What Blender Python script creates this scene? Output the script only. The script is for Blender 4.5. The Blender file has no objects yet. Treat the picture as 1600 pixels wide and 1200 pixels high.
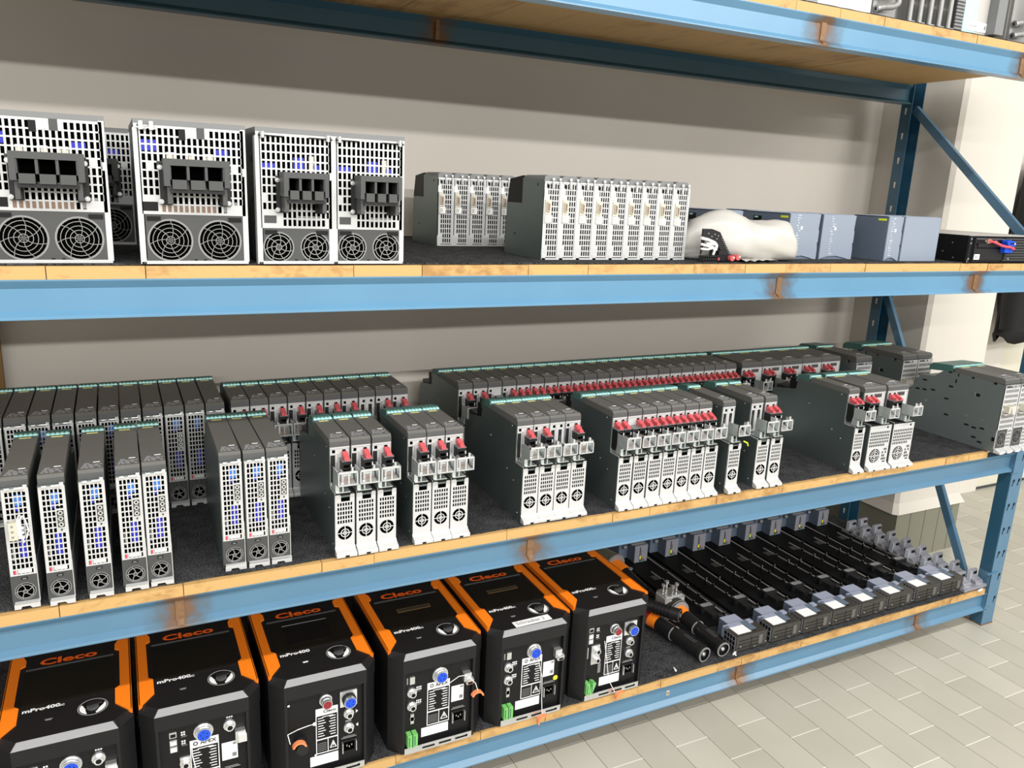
import bpy, math, random
from mathutils import Matrix, Vector
random.seed(7)
SC = bpy.context.scene
COL = SC.collection
PI = math.pi

# ------------------------------------------------------------------ materials
MATS = {}
def mat(name, col, rough=.5, metal=0., noise=0., nscale=20., spec=.5, emit=None, bump=0., bscale=200., coat=0.):
    if name in MATS: return MATS[name]
    m = bpy.data.materials.new(name); m.use_nodes = True
    nt = m.node_tree; b = nt.nodes['Principled BSDF']
    b.inputs['Base Color'].default_value = (*col, 1); b.inputs['Roughness'].default_value = rough
    b.inputs['Metallic'].default_value = metal; b.inputs['Specular IOR Level'].default_value = spec
    if coat: b.inputs['Coat Weight'].default_value = coat
    if emit:
        b.inputs['Emission Color'].default_value = (*col, 1); b.inputs['Emission Strength'].default_value = emit
    if noise or bump:
        g = nt.nodes.new('ShaderNodeNewGeometry')
    if noise:
        n = nt.nodes.new('ShaderNodeTexNoise'); n.inputs['Scale'].default_value = nscale; n.inputs['Detail'].default_value = 4
        nt.links.new(g.outputs['Position'], n.inputs['Vector'])
        r = nt.nodes.new('ShaderNodeMapRange'); r.inputs[3].default_value = 1 - noise; r.inputs[4].default_value = 1 + noise
        nt.links.new(n.outputs['Fac'], r.inputs[0])
        v = nt.nodes.new('ShaderNodeVectorMath'); v.operation = 'SCALE'; v.inputs[0].default_value = col
        nt.links.new(r.outputs[0], v.inputs['Scale']); nt.links.new(v.outputs[0], b.inputs['Base Color'])
    if bump:
        n2 = nt.nodes.new('ShaderNodeTexNoise'); n2.inputs['Scale'].default_value = bscale
        nt.links.new(g.outputs['Position'], n2.inputs['Vector'])
        bp = nt.nodes.new('ShaderNodeBump'); bp.inputs['Strength'].default_value = bump; bp.inputs['Distance'].default_value = .002
        nt.links.new(n2.outputs['Fac'], bp.inputs['Height']); nt.links.new(bp.outputs[0], b.inputs['Normal'])
    MATS[name] = m
    return m

mat('white_steel', (.57, .575, .575), .42, .15, .04, 30)
mat('silver', (.72, .73, .74), .3, .85, .08, 60)
mat('bright_silver', (.86, .87, .88), .22, .7)
mat('zinc', (.175, .215, .212), .38, .75, .12, 9)
mat('zinc_light', (.20, .235, .235), .45, .5, .08, 7)
mat('zinc_bracket', (.66, .72, .72), .3, .6, .15, 70)
mat('cap_grey', (.115, .113, .105), .55, 0, .08, 40)
mat('cap_front', (.085, .088, .088), .5)
mat('print_grey', (.30, .31, .33), .6)
mat('yellow_print', (.75, .72, .25), .6)
mat('teal', (.055, .14, .125), .45, 0, .1, 30)
mat('teal_light', (.45, .85, .82), .4)
mat('black', (.005, .005, .006), .5, spec=.25)
mat('deep_black', (.001, .001, .001), .9, spec=.02)
mat('black_plastic', (.013, .013, .014), .42, spec=.35)
mat('dark_grey', (.055, .057, .058), .5, 0, .06, 40)
mat('mid_grey', (.18, .185, .19), .45)
mat('guard_grey', (.24, .24, .24), .4)
mat('red', (.62, .095, .11), .4)
mat('blue_bright', (.03, .17, .58), .4)  # lighter blue of the parts behind the vents
mat('blue_deep', (.004, .010, .42), .4)
mat('cream', (.56, .53, .43), .5)
mat('brown_conn', (.25, .16, .11), .5)
mat('white_plastic', (.85, .85, .83), .4)
mat('paper', (.86, .87, .88), .6)
mat('orange', (.95, .23, .012), .38)
mat('orange_logo', (.85, .13, .01), .4)
mat('salmon', (.85, .26, .10), .45)
mat('ctl_black', (.010, .010, .011), .4, 0, .1, 90, spec=.3)
mat('ctl_top', (.012, .012, .013), .45)
mat('ctl_panel', (.007, .007, .008), .4, spec=.25)
mat('screen', (.010, .010, .009), .25, spec=.4)
mat('chamfer', (.17, .17, .175), .3, .2)
mat('green', (.17, .50, .13), .4)
mat('blue_conn', (.008, .07, .62), .35)
mat('dark_red', (.28, .02, .03), .3)
mat('plc_light', (.25, .29, .36), .45, 0, .04, 20)
mat('plc_dark', (.12, .155, .21), .4, 0, .04, 20)
mat('plc_print', (.50, .54, .60), .5)
mat('label_yellow', (.75, .85, .03), .5)
mat('rail_black', (.004, .004, .005), .6, spec=.15)
mat('rod', (.36, .36, .34), .35, .3)
mat('lug_grey', (.24, .245, .28), .45)
mat('blk_dark', (.04, .038, .033), .42, 0, .15, 60)
mat('lid_grey', (.30, .33, .43), .45)
mat('olive', (.10, .10, .07), .45)
mat('tool_black', (.012, .012, .013), .3)
mat('cable_red', (.85, .08, .12), .4)
mat('brown_wood', (.22, .12, .025), .6, 0, .2, 6)
mat('jacket', (.006, .006, .007), .8, 0, .5, 12, bump=.8, bscale=20)
mat('sticker_blue', (.25, .45, .9), .5)
mat('keyhole', (.006, .01, .02), .6)
mat('heatsink', (.30, .30, .285), .45, .3, .1, 30)
mat('pale_teal', (.45, .72, .70), .5)
mat('beige_box', (.50, .48, .46), .5)

def tex_nodes(name):
    m = bpy.data.materials.new(name); m.use_nodes = True; MATS[name] = m
    nt = m.node_tree; b = nt.nodes['Principled BSDF']
    return m, nt, b

def N(nt, t, **kw):
    n = nt.nodes.new(t)
    for k, v in kw.items():
        if k == 'op': n.operation = v
        else: n.inputs[int(k[1:])].default_value = v
    return n

# blue rack paint, browned by heat around the welds
WELDS = {1: [1.723, 2.587], 2: [.073, .928], 3: [1.691, 2.565], 4: [1.737, 2.60]}
def rack_paint(name, welds, base, light):
    m, nt, b = tex_nodes(name)
    g = N(nt, 'ShaderNodeNewGeometry')
    sp = N(nt, 'ShaderNodeSeparateXYZ'); nt.links.new(g.outputs['Position'], sp.inputs[0])
    n = N(nt, 'ShaderNodeTexNoise'); n.inputs['Scale'].default_value = 5; n.inputs['Detail'].default_value = 6
    nt.links.new(g.outputs['Position'], n.inputs['Vector'])
    mx = N(nt, 'ShaderNodeMix'); mx.data_type = 'RGBA'
    mx.inputs[6].default_value = (*base, 1); mx.inputs[7].default_value = (*light, 1)
    nt.links.new(n.outputs['Fac'], mx.inputs[0]); out = mx.outputs[2]
    if welds:
        n2 = N(nt, 'ShaderNodeTexNoise'); n2.inputs['Scale'].default_value = 28; n2.inputs['Detail'].default_value = 5
        nt.links.new(g.outputs['Position'], n2.inputs['Vector'])
        jit = N(nt, 'ShaderNodeMath', op='MULTIPLY_ADD', i1=.10, i2=-.05); nt.links.new(n2.outputs['Fac'], jit.inputs[0])
        acc = None
        for x in welds:
            s = N(nt, 'ShaderNodeMath', op='SUBTRACT', i1=x); nt.links.new(sp.outputs[0], s.inputs[0])
            a = N(nt, 'ShaderNodeMath', op='ABSOLUTE'); nt.links.new(s.outputs[0], a.inputs[0])
            if acc is None: acc = a
            else:
                mn = N(nt, 'ShaderNodeMath', op='MINIMUM'); nt.links.new(acc.outputs[0], mn.inputs[0]); nt.links.new(a.outputs[0], mn.inputs[1]); acc = mn
        ad = N(nt, 'ShaderNodeMath', op='ADD'); nt.links.new(acc.outputs[0], ad.inputs[0]); nt.links.new(jit.outputs[0], ad.inputs[1])
        cr = N(nt, 'ShaderNodeValToRGB'); nt.links.new(ad.outputs[0], cr.inputs[0])
        e = cr.color_ramp.elements
        e[0].position = .012; e[0].color = (1, 1, 1, 1); e[1].position = .075; e[1].color = (0, 0, 0, 1)
        cc = N(nt, 'ShaderNodeValToRGB'); nt.links.new(ad.outputs[0], cc.inputs[0])
        e = cc.color_ramp.elements
        e[0].position = .0; e[0].color = (.17, .085, .04, 1); e[1].position = .04; e[1].color = (.085, .085, .085, 1)
        m2 = N(nt, 'ShaderNodeMix'); m2.data_type = 'RGBA'
        nt.links.new(cr.outputs[0], m2.inputs[0]); nt.links.new(out, m2.inputs[6]); nt.links.new(cc.outputs[0], m2.inputs[7]); out = m2.outputs[2]
    nt.links.new(out, b.inputs['Base Color'])
    b.inputs['Roughness'].default_value = .3; b.inputs['Specular IOR Level'].default_value = .6
    return m
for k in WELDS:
    f = {1: .76, 2: .68, 3: .92, 4: .98}[k]  # lower beams darkened: shade from the steeper light is put into their paint
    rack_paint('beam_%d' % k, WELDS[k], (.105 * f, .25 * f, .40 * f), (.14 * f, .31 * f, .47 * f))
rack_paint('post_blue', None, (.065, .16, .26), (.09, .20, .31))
rack_paint('back_blue', None, (.02, .085, .15), (.03, .11, .18))  # darker copy of the rack blue, shade of inner and rear faces painted in
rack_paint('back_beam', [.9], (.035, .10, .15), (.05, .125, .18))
mat('weld', (.22, .125, .065), .5, .3, .5, 80)

def wood_mat(name, a, c, plank=True):
    m, nt, b = tex_nodes(name)
    g = N(nt, 'ShaderNodeNewGeometry'); oi = N(nt, 'ShaderNodeObjectInfo')
    mp = N(nt, 'ShaderNodeMapping'); mp.inputs['Scale'].default_value = (40, 3, 60); mp.inputs['Rotation'].default_value = (0, .5, 0)
    nt.links.new(g.outputs['Position'], mp.inputs[0])
    w = N(nt, 'ShaderNodeTexNoise'); w.inputs['Scale'].default_value = 1.0; w.inputs['Detail'].default_value = 5; w.inputs['Distortion'].default_value = .6
    nt.links.new(mp.outputs[0], w.inputs['Vector'])
    n = N(nt, 'ShaderNodeTexNoise'); n.inputs['Scale'].default_value = 9; n.inputs['Detail'].default_value = 3
    nt.links.new(g.outputs['Position'], n.inputs['Vector'])
    s = N(nt, 'ShaderNodeMath', op='ADD'); nt.links.new(w.outputs['Fac'], s.inputs[0]); nt.links.new(n.outputs['Fac'], s.inputs[1])
    s2 = N(nt, 'ShaderNodeMath', op='MULTIPLY_ADD', i1=.35, i2=-.15); nt.links.new(oi.outputs['Random'], s2.inputs[0])
    s3 = N(nt, 'ShaderNodeMath', op='ADD'); nt.links.new(s.outputs[0], s3.inputs[0]); nt.links.new(s2.outputs[0], s3.inputs[1])
    cr = N(nt, 'ShaderNodeValToRGB'); nt.links.new(s3.outputs[0], cr.inputs[0])
    e = cr.color_ramp.elements
    e[0].position = .65; e[0].color = (*a, 1); e[1].position = 1.25 if False else 1.0; e[1].color = (*c, 1)
    nt.links.new(cr.outputs[0], b.inputs['Base Color']); b.inputs['Roughness'].default_value = .6
wood_mat('wood', (.37, .20, .065), (.56, .345, .13))

def felt():
    m, nt, b = tex_nodes('felt')
    g = N(nt, 'ShaderNodeNewGeometry')
    n = N(nt, 'ShaderNodeTexNoise'); n.inputs['Scale'].default_value = 260; n.inputs['Detail'].default_value = 3
    nt.links.new(g.outputs['Position'], n.inputs['Vector'])
    n2 = N(nt, 'ShaderNodeTexNoise'); n2.inputs['Scale'].default_value = 30; n2.inputs['Detail'].default_value = 4
    nt.links.new(g.outputs['Position'], n2.inputs['Vector'])
    s2 = N(nt, 'ShaderNodeMath', op='MULTIPLY_ADD', i1=.35, i2=.33); nt.links.new(n2.outputs['Fac'], s2.inputs[0])
    s = N(nt, 'ShaderNodeMath', op='MULTIPLY'); nt.links.new(n.outputs['Fac'], s.inputs[0]); nt.links.new(s2.outputs[0], s.inputs[1])
    cr = N(nt, 'ShaderNodeValToRGB'); nt.links.new(s.outputs[0], cr.inputs[0])
    e = cr.color_ramp.elements
    e[0].position = .17; e[0].color = (.010, .010, .011, 1); e[1].position = .36; e[1].color = (.085, .086, .09, 1)
    nt.links.new(cr.outputs[0], b.inputs['Base Color']); b.inputs['Roughness'].default_value = .95; b.inputs['Specular IOR Level'].default_value = .1
    bp = N(nt, 'ShaderNodeBump'); bp.inputs['Strength'].default_value = .6; bp.inputs['Distance'].default_value = .003
    nt.links.new(n.outputs['Fac'], bp.inputs['Height']); nt.links.new(bp.outputs[0], b.inputs['Normal'])
felt()

def wall_mat(name, a, c):
    m, nt, b = tex_nodes(name)
    g = N(nt, 'ShaderNodeNewGeometry')
    n = N(nt, 'ShaderNodeTexNoise'); n.inputs['Scale'].default_value = 1.3; n.inputs['Detail'].default_value = 5
    nt.links.new(g.outputs['Position'], n.inputs['Vector'])
    cr = N(nt, 'ShaderNodeValToRGB'); nt.links.new(n.outputs['Fac'], cr.inputs[0])
    e = cr.color_ramp.elements
    e[0].position = .3; e[0].color = (*a, 1); e[1].position = .7; e[1].color = (*c, 1)
    nt.links.new(cr.outputs[0], b.inputs['Base Color']); b.inputs['Roughness'].default_value = .6
    n2 = N(nt, 'ShaderNodeTexNoise'); n2.inputs['Scale'].default_value = 60
    nt.links.new(g.outputs['Position'], n2.inputs['Vector'])
    bp = N(nt, 'ShaderNodeBump'); bp.inputs['Strength'].default_value = .08; bp.inputs['Distance'].default_value = .003
    nt.links.new(n2.outputs['Fac'], bp.inputs['Height']); nt.links.new(bp.outputs[0], b.inputs['Normal'])
wall_mat('wall_paint', (.75, .70, .63), (.80, .755, .69))
wall_mat('column_paint', (.68, .64, .58), (.74, .70, .63))
wall_mat('far_paint', (.74, .71, .58), (.80, .77, .64))
wall_mat('base_paint', (.20, .20, .15), (.25, .245, .19))

def floor_mat():
    m, nt, b = tex_nodes('floor_tiles')
    g = N(nt, 'ShaderNodeNewGeometry'); sp = N(nt, 'ShaderNodeSeparateXYZ'); nt.links.new(g.outputs['Position'], sp.inputs[0])
    def M(op, a, c=None, d=None):
        n = nt.nodes.new('ShaderNodeMath'); n.operation = op
        for i, v in enumerate((a, c, d)):
            if v is None: continue
            if isinstance(v, (int, float)): n.inputs[i].default_value = v
            else: nt.links.new(v, n.inputs[i])
        return n.outputs[0]
    P, L = .1192, .2435
    u = M('DIVIDE', M('SUBTRACT', sp.outputs[0], 1.880 - 20 * P), P)
    k = M('FLOOR', u); fu = M('FRACT', u)
    odd = M('MODULO', k, 2)
    off = M('MULTIPLY', odd, .4393)
    v = M('ADD', M('DIVIDE', M('SUBTRACT', sp.outputs[1], -.0935 - 20 * L), L), off)
    kv = M('FLOOR', v); fv = M('FRACT', v)
    du = M('MULTIPLY', M('MINIMUM', fu, M('SUBTRACT', 1, fu)), P)
    dv = M('MULTIPLY', M('MINIMUM', fv, M('SUBTRACT', 1, fv)), L)
    gu = M('LESS_THAN', du, .0011); gv = M('LESS_THAN', dv, .0016)
    w = N(nt, 'ShaderNodeTexWhiteNoise'); w.noise_dimensions = '2D'
    cx = N(nt, 'ShaderNodeCombineXYZ'); nt.links.new(k, cx.inputs[0]); nt.links.new(kv, cx.inputs[1]); nt.links.new(cx.outputs[0], w.inputs['Vector'])
    n = N(nt, 'ShaderNodeTexNoise'); n.inputs['Scale'].default_value = 3; n.inputs['Detail'].default_value = 6
    nt.links.new(g.outputs['Position'], n.inputs['Vector'])
    f = M('ADD', M('MULTIPLY', w.outputs['Value'], .35), M('MULTIPLY', n.outputs['Fac'], .65))
    cr = N(nt, 'ShaderNodeValToRGB'); nt.links.new(f, cr.inputs[0])
    e = cr.color_ramp.elements
    e[0].position = .25; e[0].color = (.405, .385, .325, 1); e[1].position = .75; e[1].color = (.495, .475, .405, 1)
    m1 = N(nt, 'ShaderNodeMix'); m1.data_type = 'RGBA'; m1.inputs[7].default_value = (.20, .185, .145, 1)
    nt.links.new(gu, m1.inputs[0]); nt.links.new(cr.outputs[0], m1.inputs[6])
    m2 = N(nt, 'ShaderNodeMix'); m2.data_type = 'RGBA'; m2.inputs[7].default_value = (.74, .70, .62, 1)
    nt.links.new(gv, m2.inputs[0]); nt.links.new(m1.outputs[2], m2.inputs[6])
    nt.links.new(m2.outputs[2], b.inputs['Base Color']); b.inputs['Roughness'].default_value = .38
    bp = N(nt, 'ShaderNodeBump'); bp.inputs['Strength'].default_value = .5; bp.inputs['Distance'].default_value = .002
    h = M('SUBTRACT', 1, M('MAXIMUM', gu, gv)); nt.links.new(h, bp.inputs['Height']); nt.links.new(bp.outputs[0], b.inputs['Normal'])
floor_mat()

def bag_mat():
    m, nt, b = tex_nodes('bag_film')
    b.inputs['Base Color'].default_value = (.60, .585, .55, 1); b.inputs['Roughness'].default_value = .32
    b.inputs['Transmission Weight'].default_value = .12
    b.inputs['Subsurface Weight'].default_value = .15; b.inputs['Subsurface Radius'].default_value = (.02, .02, .02)
bag_mat()

# ------------------------------------------------------------------ mesh building
class MB:
    def __init__(s): s.v = []; s.f = []; s.m = []; s.names = []; s.sm = []
    def mi(s, name):
        if name not in s.names: s.names.append(name)
        return s.names.index(name)
    def add(s, vs, fs, m, smooth=False):
        o = len(s.v); s.v += [tuple(v) for v in vs]; k = s.mi(m)
        for f in fs: s.f.append(tuple(i + o for i in f)); s.m.append(k); s.sm.append(smooth)
    def box(s, x0, x1, y0, y1, z0, z1, m, rot=None, piv=None):
        vs = [(x, y, z) for x in (x0, x1) for y in (y0, y1) for z in (z0, z1)]
        if rot is not None:
            p = Vector(piv or ((x0 + x1) / 2, (y0 + y1) / 2, (z0 + z1) / 2)); R = rot
            vs = [tuple(p + R @ (Vector(v) - p)) for v in vs]
        s.add(vs, [(0, 1, 3, 2), (4, 6, 7, 5), (0, 4, 5, 1), (2, 3, 7, 6), (0, 2, 6, 4), (1, 5, 7, 3)], m)
    def prism(s, pts, a0, a1, m, axis='x', m_caps=None):
        """pts: 2D outline; axis x -> (y,z); axis y -> (x,z); axis z -> (x,y)"""
        def P(p, a): return {'x': (a, p[0], p[1]), 'y': (p[0], a, p[1]), 'z': (p[0], p[1], a)}[axis]
        n = len(pts); vs = [P(p, a0) for p in pts] + [P(p, a1) for p in pts]
        area = sum(pts[i][0] * pts[(i + 1) % n][1] - pts[(i + 1) % n][0] * pts[i][1] for i in range(n))
        flip = (area > 0) ^ (axis == 'y')
        side = [(i, (i + 1) % n, n + (i + 1) % n, n + i) for i in range(n)]
        caps = [tuple(range(n - 1, -1, -1)), tuple(range(n, 2 * n))]
        if not flip:
            side = [t[::-1] for t in side]; caps = [t[::-1] for t in caps]
        s.add(vs, side, m); s.add(vs, caps, m_caps or m)
    def cyl(s, p0, p1, r0, r1, m, n=14, caps=True, smooth=True, mcap=None):
        p0 = Vector(p0); p1 = Vector(p1); d = (p1 - p0).normalized()
        a = Vector((0, 0, 1)) if abs(d.z) < .9 else Vector((1, 0, 0))
        u = d.cross(a).normalized(); w = d.cross(u)
        vs = []
        for p, r in ((p0, r0), (p1, r1)):
            for i in range(n):
                t = 2 * PI * i / n; vs.append(p + u * (r * math.cos(t)) + w * (r * math.sin(t)))
        s.add(vs, [(i, (i + 1) % n, n + (i + 1) % n, n + i) for i in range(n)], m, smooth)
        if caps:
            s.add(vs, [tuple(range(n - 1, -1, -1)), tuple(range(n, 2 * n))], mcap or m)
    def tube(s, pts, r, m, n=6):
        for a, b in zip(pts[:-1], pts[1:]): s.cyl(a, b, r, r, m, n)
    def ring(s, c, r0, r1, m, axis='y', n=24, a0=0., a1=2 * PI, t=0.):
        """flat annulus sector facing -y (or +z)"""
        full = abs(a1 - a0 - 2 * PI) < 1e-6
        k = n if full else max(3, int(n * (a1 - a0) / (2 * PI)) + 1)
        vs = []
        cnt = k if full else k + 1
        for i in range(cnt):
            a = a0 + (a1 - a0) * i / k
            for r in (r0, r1):
                if axis == 'y': vs.append((c[0] + r * math.cos(a), c[1] - t, c[2] + r * math.sin(a)))
                else: vs.append((c[0] + r * math.cos(a), c[1] + r * math.sin(a), c[2] + t))
        fs = []
        for i in range(k):
            j = (i + 1) % cnt
            f = (2 * i, 2 * i + 1, 2 * j + 1, 2 * j); fs.append(f[::-1] if axis == 'y' and False else f)
        s.add(vs, fs, m)
    def disc(s, c, r, m, axis='y', n=24):
        vs = []
        for i in range(n):
            a = 2 * PI * i / n
            vs.append((c[0] + r * math.cos(a), c[1], c[2] + r * math.sin(a)) if axis == 'y' else (c[0] + r * math.cos(a), c[1] + r * math.sin(a), c[2]))
        s.add(vs, [tuple(range(n))], m)
    def grille(s, x0, x1, z0, z1, y, cols, rows, hx, hz, m, solid=None, mx=.0, mz=.0, th=.0012):
        """perforated sheet in plane y. hx,hz: hole share of pitch. mx,mz: solid margins. solid(i,j)->True keeps a cell closed"""
        px = (x1 - x0 - 2 * mx) / cols; pz = (z1 - z0 - 2 * mz) / rows
        gx = px * (1 - hx); gz = pz * (1 - hz)
        def q(a, b, c, d): s.add([(a, y, c), (b, y, c), (b, y, d), (a, y, d)], [(0, 1, 2, 3)], m)
        q(x0, x1, z0, z0 + mz + gz / 2); q(x0, x1, z1 - mz - gz / 2, z1)
        for j in range(rows):
            c = z0 + mz + j * pz + gz / 2; d = c + pz - gz
            if j < rows - 1: q(x0, x1, d, d + gz)
            a = x0
            for i in range(cols + 1):
                if i < cols and solid and solid(i, j): continue
                b = x1 if i == cols else x0 + mx + i * px + gx / 2
                q(a, b, c, d)
                if i < cols:
                    a = x0 + mx + (i + 1) * px - gx / 2
                    # right-hand wall of the hole gives the sheet its thickness
                    s.add([(a, y, c), (a, y + th, c), (a, y + th, d), (a, y, d)], [(0, 1, 2, 3)], m)
                    s.add([(b, y, c), (a, y, c), (a, y + th, c), (b, y + th, c)], [(0, 1, 2, 3)], m)
    def text(s, body, size, m, origin, u, w, ext=.0, sx=1., bold=0., align='LEFT', shear=0.):
        """text laid on the plane spanned by u (reading) and w (up)"""
        cu = bpy.data.curves.new('t', 'FONT'); cu.body = body; cu.size = size; cu.align_x = align
        cu.resolution_u = 2; cu.offset = bold; cu.shear = shear; cu.fill_mode = 'FRONT' if ext == 0 else 'BOTH'; cu.extrude = ext
        ob = bpy.data.objects.new('t', cu); COL.objects.link(ob)
        dg = bpy.context.evaluated_depsgraph_get(); me = bpy.data.meshes.new_from_object(ob.evaluated_get(dg))
        u = Vector(u).normalized(); w = Vector(w).normalized(); n = u.cross(w); o = Vector(origin)
        vs = [o + u * (v.co.x * sx) + w * v.co.y + n * v.co.z for v in me.vertices]
        s.add(vs, [tuple(p.vertices) for p in me.polygons], m)
        bpy.data.meshes.remove(me); bpy.data.objects.remove(ob); bpy.data.curves.remove(cu)
    def mesh(s, name):
        me = bpy.data.meshes.new(name); me.from_pydata(s.v, [], s.f)
        for n in s.names: me.materials.append(MATS[n])
        me.polygons.foreach_set('material_index', s.m); me.polygons.foreach_set('use_smooth', s.sm)
        me.update(); return me
    def obj(s, name, parent=None, **props):
        o = bpy.data.objects.new(name, s.mesh(name)); COL.objects.link(o)
        if parent: o.parent = parent
        for k, v in props.items(): o[k] = v
        return o

def thing(name, loc=(0, 0, 0), rz=0., label=None, cat=None, group=None):
    o = bpy.data.objects.new(name, None); COL.objects.link(o)
    o.empty_display_size = .05; o.location = loc; o.rotation_euler = (0, 0, rz)
    tag(o, label, cat, group); return o
def tag(o, label=None, cat=None, group=None, kind=None):
    if label: o['label'] = label
    if cat: o['category'] = cat
    if group: o['group'] = group
    if kind: o['kind'] = kind
    return o
KIDS = {}
def kids(o):
    return [c for c in bpy.data.objects if c.parent == o]
def dup(o, loc, rz=0., label=None, group=None):
    r = o.copy(); COL.objects.link(r); r.location = loc; r.rotation_euler = (0, 0, rz)
    if label: r['label'] = label
    if group: r['group'] = group
    if o.name not in KIDS: KIDS[o.name] = [(c, kids(c)) for c in kids(o)]
    for c, gs in KIDS[o.name]:
        d = c.copy(); COL.objects.link(d); d.parent = r
        for g in gs:
            e = g.copy(); COL.objects.link(e); e.parent = d
    return r
ORD = ['', 'first', 'second', 'third', 'fourth', 'fifth', 'sixth', 'seventh', 'eighth', 'ninth', 'tenth', 'eleventh', 'twelfth',
       'thirteenth', 'fourteenth', 'fifteenth', 'sixteenth', 'seventeenth', 'eighteenth', 'nineteenth', 'twentieth', 'twenty-first',
       'twenty-second', 'twenty-third', 'twenty-fourth', 'twenty-fifth', 'twenty-sixth', 'twenty-seventh', 'twenty-eighth', 'twenty-ninth', 'thirtieth']

ZB = {1: .142, 2: .722, 3: 1.402, 4: 2.080}       # beam tops
BT = .024                                          # board thickness
MT = .004                                          # felt thickness
ZM = {k: v + BT + MT for k, v in ZB.items()}       # top of the felt
XP = 2.974                                         # inner face of the right-hand posts
XL = -.95

# ------------------------------------------------------------------ room
m = MB(); m.box(-6, 9, -6, 6, -.05, 0, 'floor_tiles'); m.obj('floor', kind='structure')
m = MB(); m.box(-6, 3.12, .93, 1.05, 0, 3.6, 'wall_paint'); m.obj('wall_back', kind='structure')
# painted column with tiled foot
def column():
    m = MB()
    m.prism([(3.100, 1.0), (3.100, .556), (3.116, .540), (3.535, .540), (3.548, .553), (3.548, 1.0)], .262, 3.6, 'column_paint', 'z')
    # flared plaster lip over the tiles
    a = [(3.100, 1.0), (3.100, .556), (3.116, .540), (3.535, .540), (3.548, .553), (3.548, 1.0)]
    b = [(3.086, 1.0), (3.086, .545), (3.106, .524), (3.570, .524), (3.590, .545), (3.590, 1.0)]
    vs = [(x, y, .285) for x, y in a] + [(x, y, .236) for x, y in b]
    m.add(vs, [(i, i + 6, i + 7, i + 1) for i in range(5)] + [tuple(range(6, 12))], 'column_paint')
    m.obj('column', kind='structure')
    m = MB()
    m.box(3.108, 3.545, .532, 1.0, 0, .236, 'base_paint')
    for x in (3.20, 3.30, 3.40, 3.49): m.box(x, x + .002, .5312, .533, 0, .234, 'dark_grey')
    m.obj('trim_1', kind='structure')
column()
m = MB(); m.box(3.50, 9, 1.02, 1.1, 0, 3.6, 'far_paint'); m.obj('wall_right', kind='structure')
m = MB(); m.box(3.55, 4.42, 1.0, 1.021, 0, 3.6, 'wall_paint'); m.obj('wall_shade_strip', kind='structure')  # added wall strip, its greyer paint stands in for the column's shadow
m = MB(); m.box(4.42, 9, 1.012, 1.02, 0, .012, 'dark_grey'); m.obj('baseboard_right', kind='structure')

# ------------------------------------------------------------------ rack
rack = thing('shelving_rack', (0, 0, 0), 0, 'blue painted steel pallet rack with four levels standing along the beige wall', 'shelving')
BH = .074
def beam_prof(s=1, y=0.):
    p = [(0, 0), (0, .003), (.0015, .005), (.014, .0145), (.014, .056), (.0012, .0700), (0, .0715), (0, .074), (.042, .074), (.042, 0)]
    return [(y + s * a, b) for a, b in p]
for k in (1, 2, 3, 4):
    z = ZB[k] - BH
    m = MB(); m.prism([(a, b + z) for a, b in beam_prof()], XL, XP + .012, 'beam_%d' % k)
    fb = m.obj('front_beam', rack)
    for x in WELDS[k]:
        w = MB(); w.box(x - .009, x + .009, .011, .016, z + .012, z + .064, 'weld')
        w.prism([(.0, z + .004), (.0, z + .007), (.012, z + .016), (.014, z + .012)], x - .007, x + .007, 'weld')
        w.obj('weld_seam', fb)
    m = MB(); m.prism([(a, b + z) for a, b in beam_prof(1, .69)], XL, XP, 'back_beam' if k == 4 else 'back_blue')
    bb = m.obj('rear_beam', rack)
    if k == 4:
        w = MB()
        for x in (.9,): w.box(x - .006, x + .006, .695, .706, z + .012, z + .066, 'weld')
        w.obj('weld_seam', bb)
def keyhole(m, x, y, z, mt='keyhole', t=.0006):
    m.disc((x, y - t, z), .0065, mt, 'y', 10)
    m.add([(x - .004, y - t, z), (x + .001, y - t, z), (x - .003, y - t, z - .022), (x - .009, y - t, z - .022)], [(0, 1, 2, 3)], mt)
def post(front):
    m = MB(); W = .068; D = .05; T = .003
    z0, z1 = 0.0, 2.6
    if front:
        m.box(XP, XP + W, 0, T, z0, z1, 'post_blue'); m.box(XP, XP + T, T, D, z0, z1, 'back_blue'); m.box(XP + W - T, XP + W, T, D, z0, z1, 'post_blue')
        m.box(XP - .002, XP + W + .002, -.002, D + .03, 0, .004, 'weld')
        for i in range(26):
            z = .115 + i * .0985
            for x in (XP + .020, XP + .052): keyhole(m, x, 0, z)
    else:
        y = .735
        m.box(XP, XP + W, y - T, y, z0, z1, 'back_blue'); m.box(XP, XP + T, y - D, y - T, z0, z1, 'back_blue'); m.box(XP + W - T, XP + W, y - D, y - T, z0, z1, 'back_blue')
        for i in range(26):
            z = .115 + i * .0985
            for x in (XP + .030,): keyhole(m, x, y - T, z, 'column_paint')
            m.add([(XP - .0006, y - .020, z + .005), (XP - .0006, y - .030, z + .005), (XP - .0006, y - .028, z - .02), (XP - .0006, y - .022, z - .02)], [(0, 1, 2, 3)], 'column_paint')
    return m.obj('front_post' if front else 'rear_post', rack)
post(True); post(False)
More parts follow.
